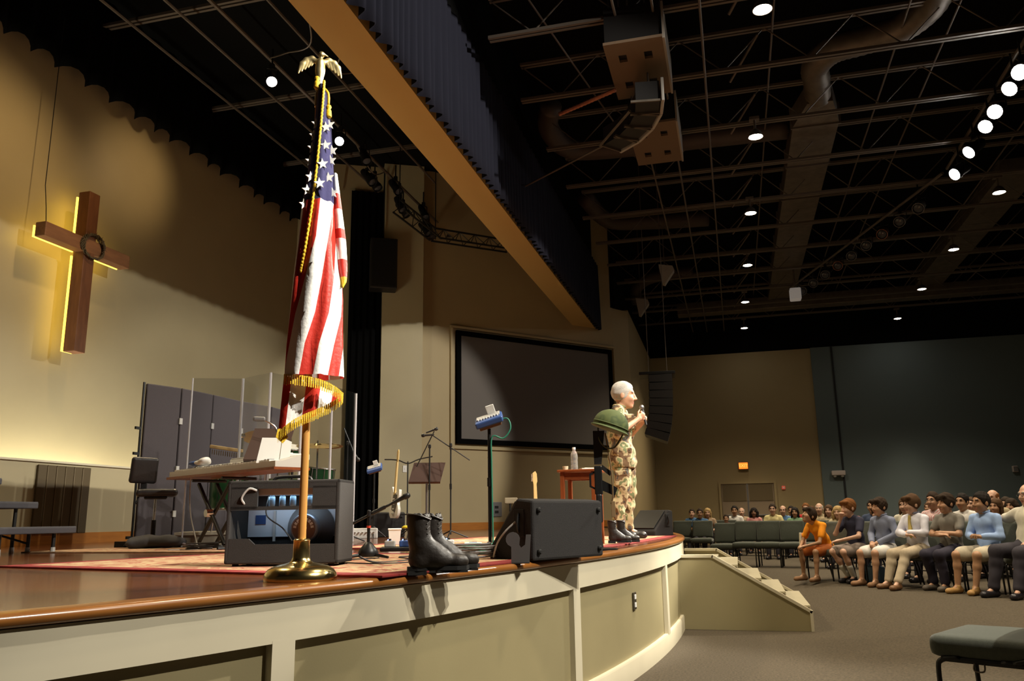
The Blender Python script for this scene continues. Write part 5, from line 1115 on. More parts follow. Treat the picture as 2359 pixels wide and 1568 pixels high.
# ------------------------------------------------------------------ upstage lighting pipe, truss, black side tower
q = B(); q.tube([(6.5, 6.60, 8.30), (19.0, 6.62, 8.30)], .03, 8); tag(q.build('lighting_pipe', STEEL), 'rusty pipe over the stage carrying the stage spotlights', 'pipe')
can('lit stage spotlight shining left of the flag eagle', (10.10, 6.48, 7.83), (8.3, 5.2, 5.5), True, .085, .34, 'stage spotlights'); can('lit stage spotlight right of the flag canton', (12.25, 6.42, 7.83), (9.5, 5.4, 5.5), True, .085, .34, 'stage spotlights')
for k in range(10):
    x = 13.4+k*.52; lbk = 'first second third fourth fifth sixth seventh eighth ninth tenth'.split()[k]
    can('%s dark spotlight of the cluster on the stage pipe, counted from the flag' % lbk, (x, 6.55+.12*((k*7) % 3-1), 7.95-.10*((k*5) % 3)), (x-1.0+.5*(k % 3), 4.5-(k % 2), 4.0), False, .10, .36, 'dark stage spotlights', mat('rusty_can', (.09, .065, .045), .5, .3) if k > 7 else BLACKM)
t = thing('lighting_truss', 'black triangular lattice truss hanging over the far side of the stage', 'truss', (0, 0, 0))
TP = [(14.6, 6.25, 7.35), (16.3, 6.1, 7.3), (18.3, 4.9, 7.55)]
for a, b in zip(TP[:-1], TP[1:]):
    a = Vector(a); b = Vector(b); dd = (b-a).normalized(); sd_ = Vector((-dd.y, dd.x, 0)).normalized()
    for off in (sd_*.14, -sd_*.14, Vector((0, 0, .26))): q = B(); q.tube([a+off, b+off], .022, 6); q.build('chord', BLACKM, t)
    n_ = max(3, int((b-a).length/.42))
    for k in range(n_):
        p0 = a.lerp(b, k/n_); p1 = a.lerp(b, (k+.5)/n_); p2 = a.lerp(b, (k+1)/n_)
        for o1 in (sd_*.14, -sd_*.14): q = B(); q.tube([p0+o1, p1+Vector((0, 0, .26)), p2+o1], .010, 5); q.build('lattice', BLACKM, t)
for p in TP: q = B(); q.tube([p, (p[0], p[1], 9.5)], .012, 5); q.build('hanger', BLACKM, t)
t = thing('side_speaker', 'black box speaker fixed high on the stage side drape', 'speaker', along(1.85)-WN*.5+Vector((0, 0, 6.95)), math.atan2(WD.y, WD.x))
q = B(); q.rbox((.12, 0, 0), (.62, .4, 1.2), .02); q.build('cabinet', BLACKP, t); q = B(); q.box((.12, -.205, 0), (.54, .012, 1.1)); q.build('grille', BLACKM, t); q = B(); q.tube([(.12, .1, .6), (.12, .1, 2.4)], .02, 6); q.build('hanger', BLACKM, t)
q = B(); q.tube([(8.9+.24*math.cos(a), 5.2+.24*math.sin(a), 8.3) for a in np.linspace(0, 2*PI, 25)], .016, 6); tag(q.build('cable_ring', STEEL), 'looped ring of cable under the stage ceiling near the top edge', 'cable')
for k, pts in enumerate((((9.0, 5.4, 8.5), (9.7, 5.6, 8.1), (10.0, 6.2, 8.2), (10.2, 6.6, 8.3)), ((9.0, 4.4, 8.6), (9.9, 5.2, 8.0), (10.6, 5.6, 8.1), (11.4, 5.2, 8.6)), ((13.2, 6.6, 8.3), (13.8, 6.5, 7.9), (14.6, 6.6, 8.25)))):
    q = B(); q.tube(catmull(pts, 8), .012, 5); tag(q.build('slack_cable', STEEL), ('slack cable drooping above the lit spotlight by the eagle', 'slack cable hanging near the header beam', 'slack cable looping along the stage pipe past the flag')[k], 'cable')
# ================================================================== CHAIRS
def make_chair():
    t = thing('chair', 'green chair', 'chair')
    soft_obj('seat', [sbox((0, .01, .425), (.255, .245, .05), .035, 0), ell((0, .0, .455), (.21, .2, .03), .03)], .016, GREENUP, t)
    o = soft_obj('backrest', [sbox((0, 0, 0), (.245, .038, .205), .036, 0), ell((0, .02, -.03), (.2, .03, .15), .03)], .016, GREENUP, t); o.location = (0, -.235, .69); o.rotation_euler = (R(10), 0, 0)
    for s in (-1, 1):
        q = B(); q.tube(catmull([(s*.245, .21, .0), (s*.245, .22, .30), (s*.245, .20, .365), (s*.245, .12, .378)], 4), .012, 8); q.build('leg', BLACKM, t, True)
        q = B(); q.tube(catmull([(s*.235, -.30, .0), (s*.24, -.24, .22), (s*.245, -.17, .36), (s*.245, -.05, .378)], 4), .012, 8); q.build('leg', BLACKM, t, True)
        q = B(); q.tube(catmull([(s*.25, -.10, .378), (s*.252, -.19, .42), (s*.25, -.225, .55), (s*.24, -.255, .74)], 4), .012, 8); q.build('back_post', BLACKM, t, True)
        q = B(); q.tube([(s*.245, .2, .372), (s*.245, -.15, .372)], .012, 6); q.build('side_rail', BLACKM, t)
    q = B(); q.tube([(-.24, -.235, .20), (.24, -.235, .20)], .008, 6); q.build('stretcher', BLACKM, t)
    q = B(); q.box((0, 0, .365), (.44, .42, .02)); q.build('seat_pan', BLACKP, t)
    q = B(); q.tube(catmull([(-.247, .06, .37), (-.262, .06, .335), (-.262, .02, .335), (-.247, .02, .37)], 4), .004, 5); q.build('ganging_hook', STEELL, t)
    return t
chair0 = make_chair(); used0 = [False]
def chair(x, y, face, label, group, z=None):
    """face: direction the sitter looks, degrees"""
    o = copy_tree(chair0) if used0[0] else chair0; used0[0] = True
    o.location = (x, y, floorz(x, y) if z is None else z); o.rotation_euler = (0, 0, R(face-90)); tag(o, label, 'chair', group); return o
GE = 'empty chairs of the near far-side row'; 
chair(4.47, -1.16, 58.5, 'nearest green chair, cut by the lower right corner of the picture', 'green hall chairs', floorz(4.47, -1.16))
for k, (px_, x, y) in enumerate(((1668, 17.65, .35), (1718, 17.51, -.08), (1771, 17.36, -.51), (1827, 17.20, -.96), (1885, 17.04, -1.41), (1942, 16.88, -1.83))):
    lb = ('leftmost empty green chair of the row behind the steps', 'second empty green chair of the row behind the steps', 'third empty green chair of the row, below the pale shirted man', 'fourth empty green chair, left of the boy in orange', 'green chair directly behind the boy in orange', 'green chair between the boy in orange and the boy in navy')[k]
    chair(x+.22, y-.05, 170+k*1.5, lb, GE)
for (x, y, lb) in ((21.6, 1.40, 'dark green chair at the far left end of the seating beside the stage tip'), (20.95, .88, 'green chair in front of the man in dark blue')):
    chair(x, y, 176, lb, 'green chairs at the far left')

# ================================================================== PEOPLE
def skin(name, c): return mat(name, c, .5, var=.06, vscale=20)
SKA, SKB, SKC, SKD = skin('skin_fair', (.60, .36, .25)), skin('skin_tan', (.47, .26, .155)), skin('skin_olive', (.40, .22, .12)), skin('skin_brown', (.24, .12, .07))
EYE_ = mat('eye_dark', (.035, .025, .02), .3); LIP = mat('lip', (.42, .16, .12), .5)
HAIRM = {k: mat('hair_'+k, c, .75, bump=.5, bscale=160, spec=.15) for k, c in dict(black=(.018, .014, .012), dark=(.035, .022, .014), brown=(.085, .045, .022), auburn=(.19, .075, .022), blond=(.42, .28, .12), grey=(.40, .37, .33), white=(.48, .45, .41)).items()}
def cloth(name, c, rough=.85): return mat('cloth_'+name, c, rough, var=.05, vscale=25, bump=.15, bscale=250)
def head_prims(C, M, k=1.1):
    def T(x, y, z): v = Vector(C)+M @ Vector((x*k, y*k, z*k)); return tuple(v)
    global HK; HK = k
    p = [ell(T(0, -.012, .022), tuple(k*v for v in (.076, .096, .098)), .02, M), ell(T(0, .030, -.045), tuple(k*v for v in (.057, .060, .074)), .03, M), ell(T(0, .066, -.098), tuple(k*v for v in (.024, .020, .018)), .025, M),
         cap(T(0, .090, .012), T(0, .110, -.030), .009, .0135, .012), ell(T(0, .098, -.034), tuple(k*v for v in (.018, .012, .009)), .01, M), cap(T(-.040, .078, .028), T(.040, .078, .028), .013, .013, .015)]
    for s in (-1, 1): p += [ell(T(s*.034, .062, -.032), tuple(k*v for v in (.026, .028, .026)), .025, M), ell(T(s*.079, -.008, -.012), tuple(k*v for v in (.010, .020, .030)), .008, M), ell(T(s*.033, .100, .008), tuple(k*v for v in (.016, .012, .009)), .012, M, op='-')]
    p += [cap(T(-.020, .083, -.064), T(.020, .083, -.064), .007, .007, .008), cap(T(-.016, .083, -.074), T(.016, .083, -.074), .008, .008, .008)]
    return p, T
def head_paint(T):
    ev = [np.array(T(s*.033, .092, .008)) for s in (-1, 1)]; br = [(np.array(T(s*.018, .094, .030)), np.array(T(s*.050, .078, .032))) for s in (-1, 1)]; lp = (np.array(T(-.022, .090, -.068)), np.array(T(.022, .090, -.068)))
    def seg(P_, a, b): ab = b-a; t = np.clip((P_-a)@ab/(ab@ab), 0, 1); return np.linalg.norm(P_-a-t[:, None]*ab, axis=1)
    def f(P_):
        m = np.zeros(len(P_), int)
        for a, b in br: m[seg(P_, a, b) < .009] = 2
        for e in ev: m[np.linalg.norm(P_-e, axis=1) < .0135] = 1
        m[seg(P_, *lp) < .0105] = 3
        return m
    return f
def hair_prims(style, T, M):
    sk = ell(T(0, -.016, .030), tuple(HK*v for v in (.084, .104, .104)), 0, M); face = ell(T(0, .104, -.042), tuple(HK*v for v in (.098, .088, .112)), .012, M, op='-')
    low = (half(T(0, -.02, -.075), tuple(M @ Vector((0, -.35, -1)))))
    if style == 'short': return [sk, face, half(T(0, 0, -.06), tuple(M @ Vector((0, .55, -1)))) ]
    if style == 'bangs': return [ell(T(0, -.014, .030), tuple(HK*v for v in (.090, .110, .108)), 0, M), cap(T(-.05, .070, .080), T(.055, .072, .074), .030, .030, .03), ell(T(0, .105, -.048), tuple(HK*v for v in (.072, .070, .090)), .012, M, op='-'), half(T(0, 0, -.075), tuple(M @ Vector((0, .4, -1))))]
    if style == 'long': return [ell(T(0, -.02, .03), tuple(HK*v for v in (.092, .108, .106)), 0, M)]+[cap(T(s*.072, -.02, 0), T(s*.085, -.01, -.20), .036, .03, .04) for s in (-1, 1)]+[cap(T(0, -.07, 0), T(0, -.075, -.20), .055, .05, .04), ell(T(0, .112, -.04), tuple(HK*v for v in (.066, .080, .098)), .012, M, op='-')]
    if style == 'curly': return [ell(T(0, -.02, .03), tuple(HK*v for v in (.10, .11, .11)), 0, M)]+[ell(T(s*.085, -.01, -.10+k*.05), tuple(HK*v for v in (.045, .05, .045)), .02, M) for s in (-1, 1) for k in range(3)]+[ell(T(0, .115, -.04), tuple(HK*v for v in (.064, .078, .096)), .012, M, op='-')]
    if style == 'bald': return [ell(T(0, -.016, .020), tuple(HK*v for v in (.083, .103, .096)), 0, M), ell(T(0, .10, -.02), tuple(HK*v for v in (.085, .080, .15)), .01, M, op='-'), ell(T(0, .01, .13), tuple(HK*v for v in (.085, .12, .095)), .01, M, op='-'), half(T(0, 0, -.06), tuple(M @ Vector((0, .55, -1))))]
def hand_prims(w, d, up_, side, curl=.6, r=.0095):
    """w wrist, d direction of the hand, up_ back-of-hand direction, side +1/-1 thumb side"""
    w = Vector(w); d = Vector(d).normalized(); up_ = Vector(up_); up_ = (up_-d*up_.dot(d)).normalized(); x = d.cross(up_)*side
    pl = w+d*.085; p = [cap(tuple(w), tuple(w+d*.03), .026, .028, .01), cap(tuple(w+d*.03), tuple(pl), .036, .038, .015, (tuple(up_), .45))]
    for k, L in enumerate((.072, .082, .076, .060)):
        b = pl+x*(.030-.0205*k); m1 = b+(d*math.cos(curl*.6)-up_*math.sin(curl*.6))*L*.5; e = m1+(d*math.cos(curl*1.8)-up_*math.sin(curl*1.8))*L*.5
        p += [cap(tuple(b), tuple(m1), r, r*.95, .004), cap(tuple(m1), tuple(e), r*.95, r*.8, .004)]
    b = w+d*.03+x*.03; m1 = b+(d*.7+x*.75-up_*.25).normalized()*.04; e = m1+(d*.9+x*.15-up_*.3).normalized()*.035
    return p+[cap(tuple(b), tuple(m1), r*1.25, r*1.1, .008), cap(tuple(m1), tuple(e), r*1.1, r*.9, .004)]
def limb(a, b, f0=0., f1=1.): a = Vector(a); b = Vector(b); return tuple(a.lerp(b, f0)), tuple(a.lerp(b, f1))
def person(label, loc, face, J, wear, s=1., vox=.010, group=None, seed=0, hands=True):
    """J: joints in local space (facing +y, z up). wear: dict of clothing"""
    g = wear.get('build', 1.); M = J['headM']; C = J['head']; hp, T = head_prims(C, M, wear.get('headk', 1.19 if s < .99 else 1.12))
    nk, ch, wa, pe = [Vector(J[k]) for k in ('neck', 'chest', 'waist', 'pelvis')]
    fy = (0, 1, 0)
    def torso(i=0.): 
        sd_ = Vector(J['shR'])-Vector(J['shL']); sh = sd_.normalized()
        return [cap(tuple(ch-sh*.062), tuple(ch+sh*.062), .098*g+i, .098*g+i, .06, (fy, .88)), cap(tuple(wa-sh*.055), tuple(wa+sh*.055), .095*g+i, .095*g+i, .07, (fy, .9)), cap(tuple(pe-sh*.065), tuple(pe+sh*.065), .108*g+i, .108*g+i, .06, (fy, .95)),
                cap(tuple(ch), tuple(wa), .112*g+i, .10*g+i, .05), cap(tuple(wa), tuple(pe), .10*g+i, .11*g+i, .05), cap(tuple(Vector(J['shL'])), tuple(nk-Vector((0, 0, .02))), .046*g+i, .045+i, .03), cap(tuple(Vector(J['shR'])), tuple(nk-Vector((0, 0, .02))), .046*g+i, .045+i, .03)]
    def arm(sd_, f0, f1, i=0., fore=True, k0=0., k1=1.):
        a, b = limb(J['sh'+sd_], J['el'+sd_], f0, f1); p = [cap(a, b, .047*g+i, .047*g-.008*f1+i, .025)]
        if fore: a, b = limb(J['el'+sd_], J['wr'+sd_], k0, k1); p.append(cap(a, b, .038*g+i, .038*g-.012*k1+i, .02))
        return p
    def leg(sd_, f1=1., i=0., shin=True, k1=1., hem=0.):
        a, b = limb(J['hip'+sd_], J['kn'+sd_], 0, f1); p = [cap(a, b, .080*g+i, lerp(.080, .055, f1)*g+i+hem, .04)]
        if shin: a, b = limb(J['kn'+sd_], J['an'+sd_], 0, k1); m_ = tuple(Vector(a).lerp(Vector(b), .35)-Vector((0, .012, 0))); p += [cap(a, m_, .053*g+i, .052*g+i, .03), cap(m_, b, .052*g+i, lerp(.052, .036, k1)*g+i+hem, .03)]
        return p
    body = torso()+[cap(tuple(nk-Vector((0, 0, .03))), T(0, -.012, -.06), .056*g, .052, .03)]+hp
    for sd_ in 'LR':
        body += arm(sd_, 0, 1)+leg(sd_)
        an = Vector(J['an'+sd_]); to = Vector(J['to'+sd_]); body.append(cap(tuple(an), tuple(an.lerp(to, .6)), .033, .024, .02))
        if hands:
            w = Vector(J['wr'+sd_]); el = Vector(J['el'+sd_]); hd = J.get('hd'+sd_) or tuple((w-el).normalized()); hu = J.get('hu'+sd_) or (0, 0, 1)
            body += hand_prims(w, hd, hu, 1 if sd_ == 'L' else -1, J.get('curl', .6))
        else: w = Vector(J['wr'+sd_]); body.append(ell(tuple(w+(w-Vector(J['el'+sd_])).normalized()*.06), (.045, .045, .04), .02))
    hm = HAIRM[wear.get('haircol', 'brown')]
    root = soft_obj('person', body, vox, [wear['skin'], EYE_, hm, LIP], None, head_paint(T)); tag(root, label, 'person', group)
    # shirt
    sl = wear.get('sleeve', 'short'); i = .012; sp = torso(i)
    for sd_ in 'LR':
        if sl == 'short': sp += arm(sd_, 0, .62, i+.008, False)
        elif sl == 'long': sp += arm(sd_, 0, 1, i+.004, True, 0, .93)
        elif sl == 'rolled': sp += arm(sd_, 0, 1, i+.006, True, 0, .15)
    if wear.get('untuck'): sp.append(cap(tuple(pe-Vector((.08, 0, .06))), tuple(pe+Vector((.08, 0, -.06))), .115*g+i, .115*g+i, .05))
    cl = [] 
    soft_obj(wear.get('shirtname', 'shirt'), sp, vox*1.15, wear['shirt'], root, wrinkle=wear.get('wr', .004), seed=seed+1)
    if wear.get('collar'):
        q = B(); tt = Vector(J['neck'])+Vector((0, .0, .005)); ring = [(tt.x+.066*math.cos(a), tt.y+.066*math.sin(a)+.004, tt.z+.012+.012*math.sin(a)*-1) for a in np.linspace(-PI*1.42, PI*.42, 15)]
        q.tube(ring, [.012]+[.016]*13+[.012], 6); q.build('collar', wear['collar'], root, True)
    # trousers or shorts
    pl_ = wear.get('pants', 'long'); i = .011; pp = [cap(tuple(pe-Vector((.07, 0, 0))), tuple(pe+Vector((.07, 0, 0))), .108*g+i*.6, .108*g+i*.6, .05)]
    for sd_ in 'LR': pp += leg(sd_, 1, i+.004, True, .93, .008) if pl_ == 'long' else leg(sd_, .80, i+.012, False, hem=.016)
    soft_obj('trousers' if pl_ == 'long' else 'shorts', pp, vox*1.15, wear['pant'], root, wrinkle=wear.get('pwr', .004), seed=seed+2)
    # shoes and socks
    for sd_ in 'LR':
        an = Vector(J['an'+sd_]); to = Vector(J['to'+sd_]); dd = (to-an); dd.z = 0; dd.normalize(); gz = min(an.z, to.z)-.0
        h0 = an-dd*.035; zf = J.get('floor', 0.)
        sh = [cap((h0.x, h0.y, zf+.045), tuple(Vector((to.x, to.y, zf+.038))), .043, .040, .02), ell((to.x, to.y, zf+.034), (.046, .046, .034), .02), cap((an.x, an.y, zf+.05), (an.x, an.y, zf+wear.get('shoeh', .085)), .045, .047, .02), half((0, 0, zf+.002), (0, 0, -1))]
        so = soft_obj('shoe', sh, vox, wear['shoe'], root)
        if wear.get('sock'): soft_obj('sock', [cap(tuple(an), tuple(an.lerp(Vector(J['kn'+sd_]), .42)), .043, .05, .02)], vox, wear['sock'], root)
    hs = wear.get('hair', 'short')
    if hs: soft_obj('hair', hair_prims(hs, T, M), vox*.9, hm, root, wrinkle=.004, seed=seed+3, wf=45)
    if wear.get('glasses'):
        q = B()
        for s_ in (-1, 1):
            q.tube([T(s_*.033+.021*math.cos(a), .108, .006+.016*math.sin(a)) for a in np.linspace(0, 2*PI, 15)], .0022, 5); q.tube([T(s_*.054, .106, .010), T(s_*.078, .02, .008)], .002, 4)
        q.tube([T(-.012, .110, .010), T(.012, .110, .010)], .002, 4); q.build('glasses', BLACKP, root)
    if wear.get('tie'):
        q = B(); a = ch+Vector((0, .122*g, .09)); b = wa+Vector((0, .13*g, .0)); q.add([tuple(a+Vector((-.016, 0, .03))), tuple(a+Vector((.016, 0, .03))), tuple(a+Vector((.022, .012, -.03))), tuple(b+Vector((.036, .012, .02))), tuple(b+Vector((0, .012, -.02))), tuple(b+Vector((-.036, .012, .02))), tuple(a+Vector((-.022, .012, -.03)))], [(0, 1, 2, 3, 4, 5, 6)])
        n0 = len(q.v); q.add([(x, y-.012, z) for x, y, z in q.v], [(6, 5, 4, 3, 2, 1, 0)]); q.build('tie', wear['tie'], root)
    root.location = loc; root.rotation_euler = (0, 0, R(face-90)); root.scale = (s, s, s)
    return root
def seated(lean=0., headyaw=0., headpitch=0., kneeL=(-.11, .44, .50), kneeR=(.11, .44, .50), ankL=(-.11, .46, .10), ankR=(.11, .46, .10), **kw):
    L = R(lean); pe = Vector((0, .0, .57))
    def rot(v): v = Vector(v)-pe; return tuple(pe+rotx(-L) @ v)
    J = dict(pelvis=tuple(pe), waist=rot((0, -.015, .73)), chest=rot((0, -.02, .93)), neck=rot((0, -.02, 1.075)), shL=rot((-.163, -.02, .995)), shR=rot((.163, -.02, .995)), hipL=(-.088, .03, .545), hipR=(.088, .03, .545), knL=kneeL, knR=kneeR, anL=ankL, anR=ankR)
    J['head'] = tuple(Vector(rot((0, .012, 1.215)))+Vector((0, .02*math.sin(L), 0))); J['headM'] = rotz(R(headyaw)) @ rotx(R(-headpitch))
    J['toL'] = tuple(Vector(ankL)+Vector((-.03, .155, -.07))); J['toR'] = tuple(Vector(ankR)+Vector((.03, .155, -.07)))
    J.update(elL=(-.235, .03, .78), elR=(.235, .03, .78), wrL=(-.10, .24, .68), wrR=(.10, .24, .68)); J.update(kw); return J
U = Vector((-.749, -.663)); P1 = Vector((14.15, -1.33)); NF = Vector((-.663, .749)); FACE = 131.5
TS = [0, .60, 1.13, 1.66, 2.18, 2.71, 3.26]
fl_ = ['first green chair of the occupied front row, under the boy in orange', 'green chair under the boy in the navy shirt', 'green chair under the boy in white shorts', 'green chair under the boy with the yellow tie', 'green chair under the boy in the grey shirt', 'green chair under the boy in the light blue shirt', 'green chair at the right edge under the man in dark trousers']
for k, t_ in enumerate(TS):
    p = P1+U*t_; chair(p.x-NF.x*.02, p.y-NF.y*.02, FACE, fl_[k], 'chairs of the occupied front row')
def place(k, dz=0.): p = P1+U*TS[k]+NF*.03; return (p.x, p.y, floorz(p.x, p.y)+dz)
BOAT = mat('tan_suede', (.26, .14, .07), .8); TANL = mat('tan_loafer', (.42, .24, .08), .6); BLKS = mat('black_shoe', (.02, .018, .022), .3); WHS = mat('white_sock', (.6, .58, .52), .9)
person('boy in orange shirt leaning forward with hands clasped in the front row', place(0), FACE, seated(30, -6, -24, elL=(-.20, .36, .66), elR=(.20, .36, .66), wrL=(-.05, .56, .60), wrR=(.05, .56, .60), kneeL=(-.17, .44, .50), kneeR=(.17, .44, .50), ankL=(-.17, .46, .09), ankR=(.15, .44, .09), curl=1.0),
       dict(skin=SKC, shirt=cloth('orange', (.92, .32, .008)), pants='short', pant=cloth('rust', (.45, .12, .02)), shoe=BOAT, haircol='dark', hair='bangs', build=.86), .88, seed=10)
person('boy in navy shirt with his hand at his chin in the front row', place(1), FACE, seated(8, -10, 4, elL=(-.24, .20, .75), wrL=(-.02, .42, .68), elR=(.22, .22, .78), wrR=(.06, .24, 1.03), hdR=(-.2, .1, .5), ankL=(-.08, .22, .10), ankR=(.06, .18, .10), curl=.9),
       dict(skin=SKA, shirt=cloth('navy', (.028, .028, .055)), pants='short', pant=cloth('greybrown', (.25, .20, .17)), shoe=BLKS, sock=WHS, haircol='auburn', hair='bangs', build=.92), .91, seed=20)
person('boy in slate blue shirt and white shorts in the front row', place(2), FACE, seated(4, -8, 2, wrL=(-.04, .22, .66), wrR=(.06, .24, .66), kneeL=(-.17, .47, .50), kneeR=(.13, .45, .50), ankL=(-.17, .52, .09), ankR=(.13, .47, .09)),
       dict(skin=SKB, shirt=cloth('slate', (.22, .25, .36)), sleeve='long', collar=cloth('slate', (.22, .25, .36)), pants='short', pant=cloth('white', (.72, .70, .66)), shoe=BOAT, haircol='dark', hair='bangs', build=.95), .91, seed=30)
person('boy in pale shirt with a yellow tie and khaki trousers in the front row', place(3), FACE, seated(2, -16, 2, elL=(-.22, .09, .79), wrL=(-.02, .19, .80), elR=(.22, .09, .79), wrR=(.02, .215, .765), hdL=(1, -.25, .05), hdR=(-1, -.3, 0), kneeL=(-.14, .46, .50), ankL=(-.16, .72, .10), kneeR=(.10, .46, .49), ankR=(.10, .60, .10)),
       dict(skin=SKA, shirt=cloth('lavender', (.74, .74, .84)), sleeve='long', collar=cloth('blueblack', (.16, .17, .24)), tie=cloth('yellow_tie', (.62, .50, .16)), pants='long', pant=cloth('khaki', (.46, .38, .27)), shoe=mat('brown_shoe', (.18, .09, .04), .5), haircol='brown', hair='bangs', glasses=True), .93, seed=40)
person('boy in grey shirt with folded arms and dark trousers in the front row', place(4), FACE, seated(0, -10, 0, elL=(-.22, .10, .78), wrL=(-.01, .19, .80), elR=(.22, .10, .78), wrR=(.01, .22, .765), hdL=(1, -.3, .1), hdR=(-1, -.35, .05), ankL=(-.10, .36, .10), ankR=(.12, .30, .10)),
       dict(skin=SKB, shirt=cloth('grey', (.19, .175, .15)), pants='long', pant=cloth('darknavy', (.025, .022, .04)), shoe=mat('grey_shoe', (.12, .10, .08), .7), haircol='dark', hair='bangs'), .93, seed=50)
person('boy in light blue shirt and khaki shorts with hands together in the front row', place(5), FACE, seated(3, -14, 0, elL=(-.23, .06, .76), wrL=(-.07, .24, .75), elR=(.23, .06, .76), wrR=(.07, .24, .75), hdL=(.75, .5, .25), hdR=(-.75, .5, .25), kneeL=(-.13, .47, .51), kneeR=(.18, .46, .51), ankL=(-.09, .52, .09), ankR=(.20, .48, .09), curl=.9),
       dict(skin=SKC, shirt=cloth('skyblue', (.32, .46, .76)), sleeve='long', untuck=True, collar=cloth('skyblue', (.32, .46, .76)), pants='short', pant=cloth('stone', (.52, .46, .35)), shoe=TANL, haircol='black', hair='short', wr=.006), .93, seed=60)
person('man in cream shirt and dark trousers with glasses at the right edge', place(6), FACE, seated(-8, -14, 2, elR=(.34, -.16, .93), wrR=(.50, -.02, .92), hdR=(.7, .4, -.4), elL=(-.26, .02, .76), wrL=(-.15, .24, .66), kneeL=(-.14, .46, .52), ankL=(-.14, .58, .10), kneeR=(.14, .48, .54), ankR=(.18, .56, .10)),
       dict(skin=SKA, shirt=cloth('cream', (.62, .58, .47)), sleeve='rolled', collar=cloth('cream', (.62, .58, .47)), pants='long', pant=cloth('charcoal', (.030, .026, .036)), shoe=BLKS, haircol='grey', hair='bald', glasses=True, build=1.12, wr=.006), 1.0, seed=70)
t = thing('book', 'white book standing beside the boy in orange', 'book', (13.42, -.78, floorz(13.4, -.8)+.475), R(FACE-90)+.3); t.location = (13.36, -.80, .60)
t.location = (P1.x+.0, P1.y+.36, .17+.478); q = B(); q.rbox((0, 0, .12), (.035, .17, .24), .004, rotx(R(8))); q.build('cover', PAPER, t); q = B(); q.box((0, .004, .12), (.025, .168, .232), rotx(R(8))); q.build('pages', mat('cream_paper', (.70, .62, .42)), t)
t = thing('blue_bag', 'light blue bag on the floor under the second front row chair', 'bag', (P1.x+U.x*.75-NF.x*.12, P1.y+U.y*.75-NF.y*.12, floorz(13, -1.8))); soft_obj('bag_body', [sbox((0, 0, .12), (.16, .07, .12), .03, 0, rotz(R(40))), half((0, 0, .002), (0, 0, -1))], .016, cloth('bagblue', (.20, .34, .55)), t, wrinkle=.006)
q = B(); q.tube(catmull([(-.07, -.06, .23), (-.04, -.03, .29), (.04, .03, .29), (.07, .06, .23)], 4), .008, 6); q.build('handle', cloth('bagblue', (.20, .34, .55)), t)
# ------------------------------------------------------------------ audience behind: shared body, own clothes, hair and seat
bg_src = {}
def bgperson(px_, hx, hy, hz, label, shirt, sk, hair, hc, glasses=False, yaw=0, build=1.):
    s = max(.72, min(1.05, (hz-ROW)/1.22)); face = math.degrees(math.atan2(1.2-hy, 9.2-hx))+yaw
    key = (hair, glasses)
    if key not in bg_src:
        bg_src[key] = person('x', (0, 0, 0), 90, seated(0, 0, 0), dict(skin=SKA, shirt=cloth('white', (.72, .70, .66)), sleeve='short', pants='long', pant=cloth('charcoal', (.03, .026, .036)), shoe=BLKS, haircol='brown', hair=hair, glasses=glasses), 1., .015, seed=len(bg_src)*7, hands=False); o = bg_src[key]
    else: o = copy_tree(bg_src[key])
    def setm(ob, i, m): ob.material_slots[i].link = 'OBJECT'; ob.material_slots[i].material = m
    setm(o, 0, sk); setm(o, 2, HAIRM[hc])
    for c in o.children:
        n0 = c.name.split('.')[0]
        if n0 == 'shirt': setm(c, 0, shirt)
        if n0 == 'hair': setm(c, 0, HAIRM[hc])
    f = Vector((math.cos(R(face)), math.sin(R(face)))); 
    o.location = (hx-f.x*.012*s, hy-f.y*.012*s, ROW); o.rotation_euler = (0, 0, R(face-90)); o.scale = (s*build, s*build, s); tag(o, label, 'person', 'seated audience'); return o
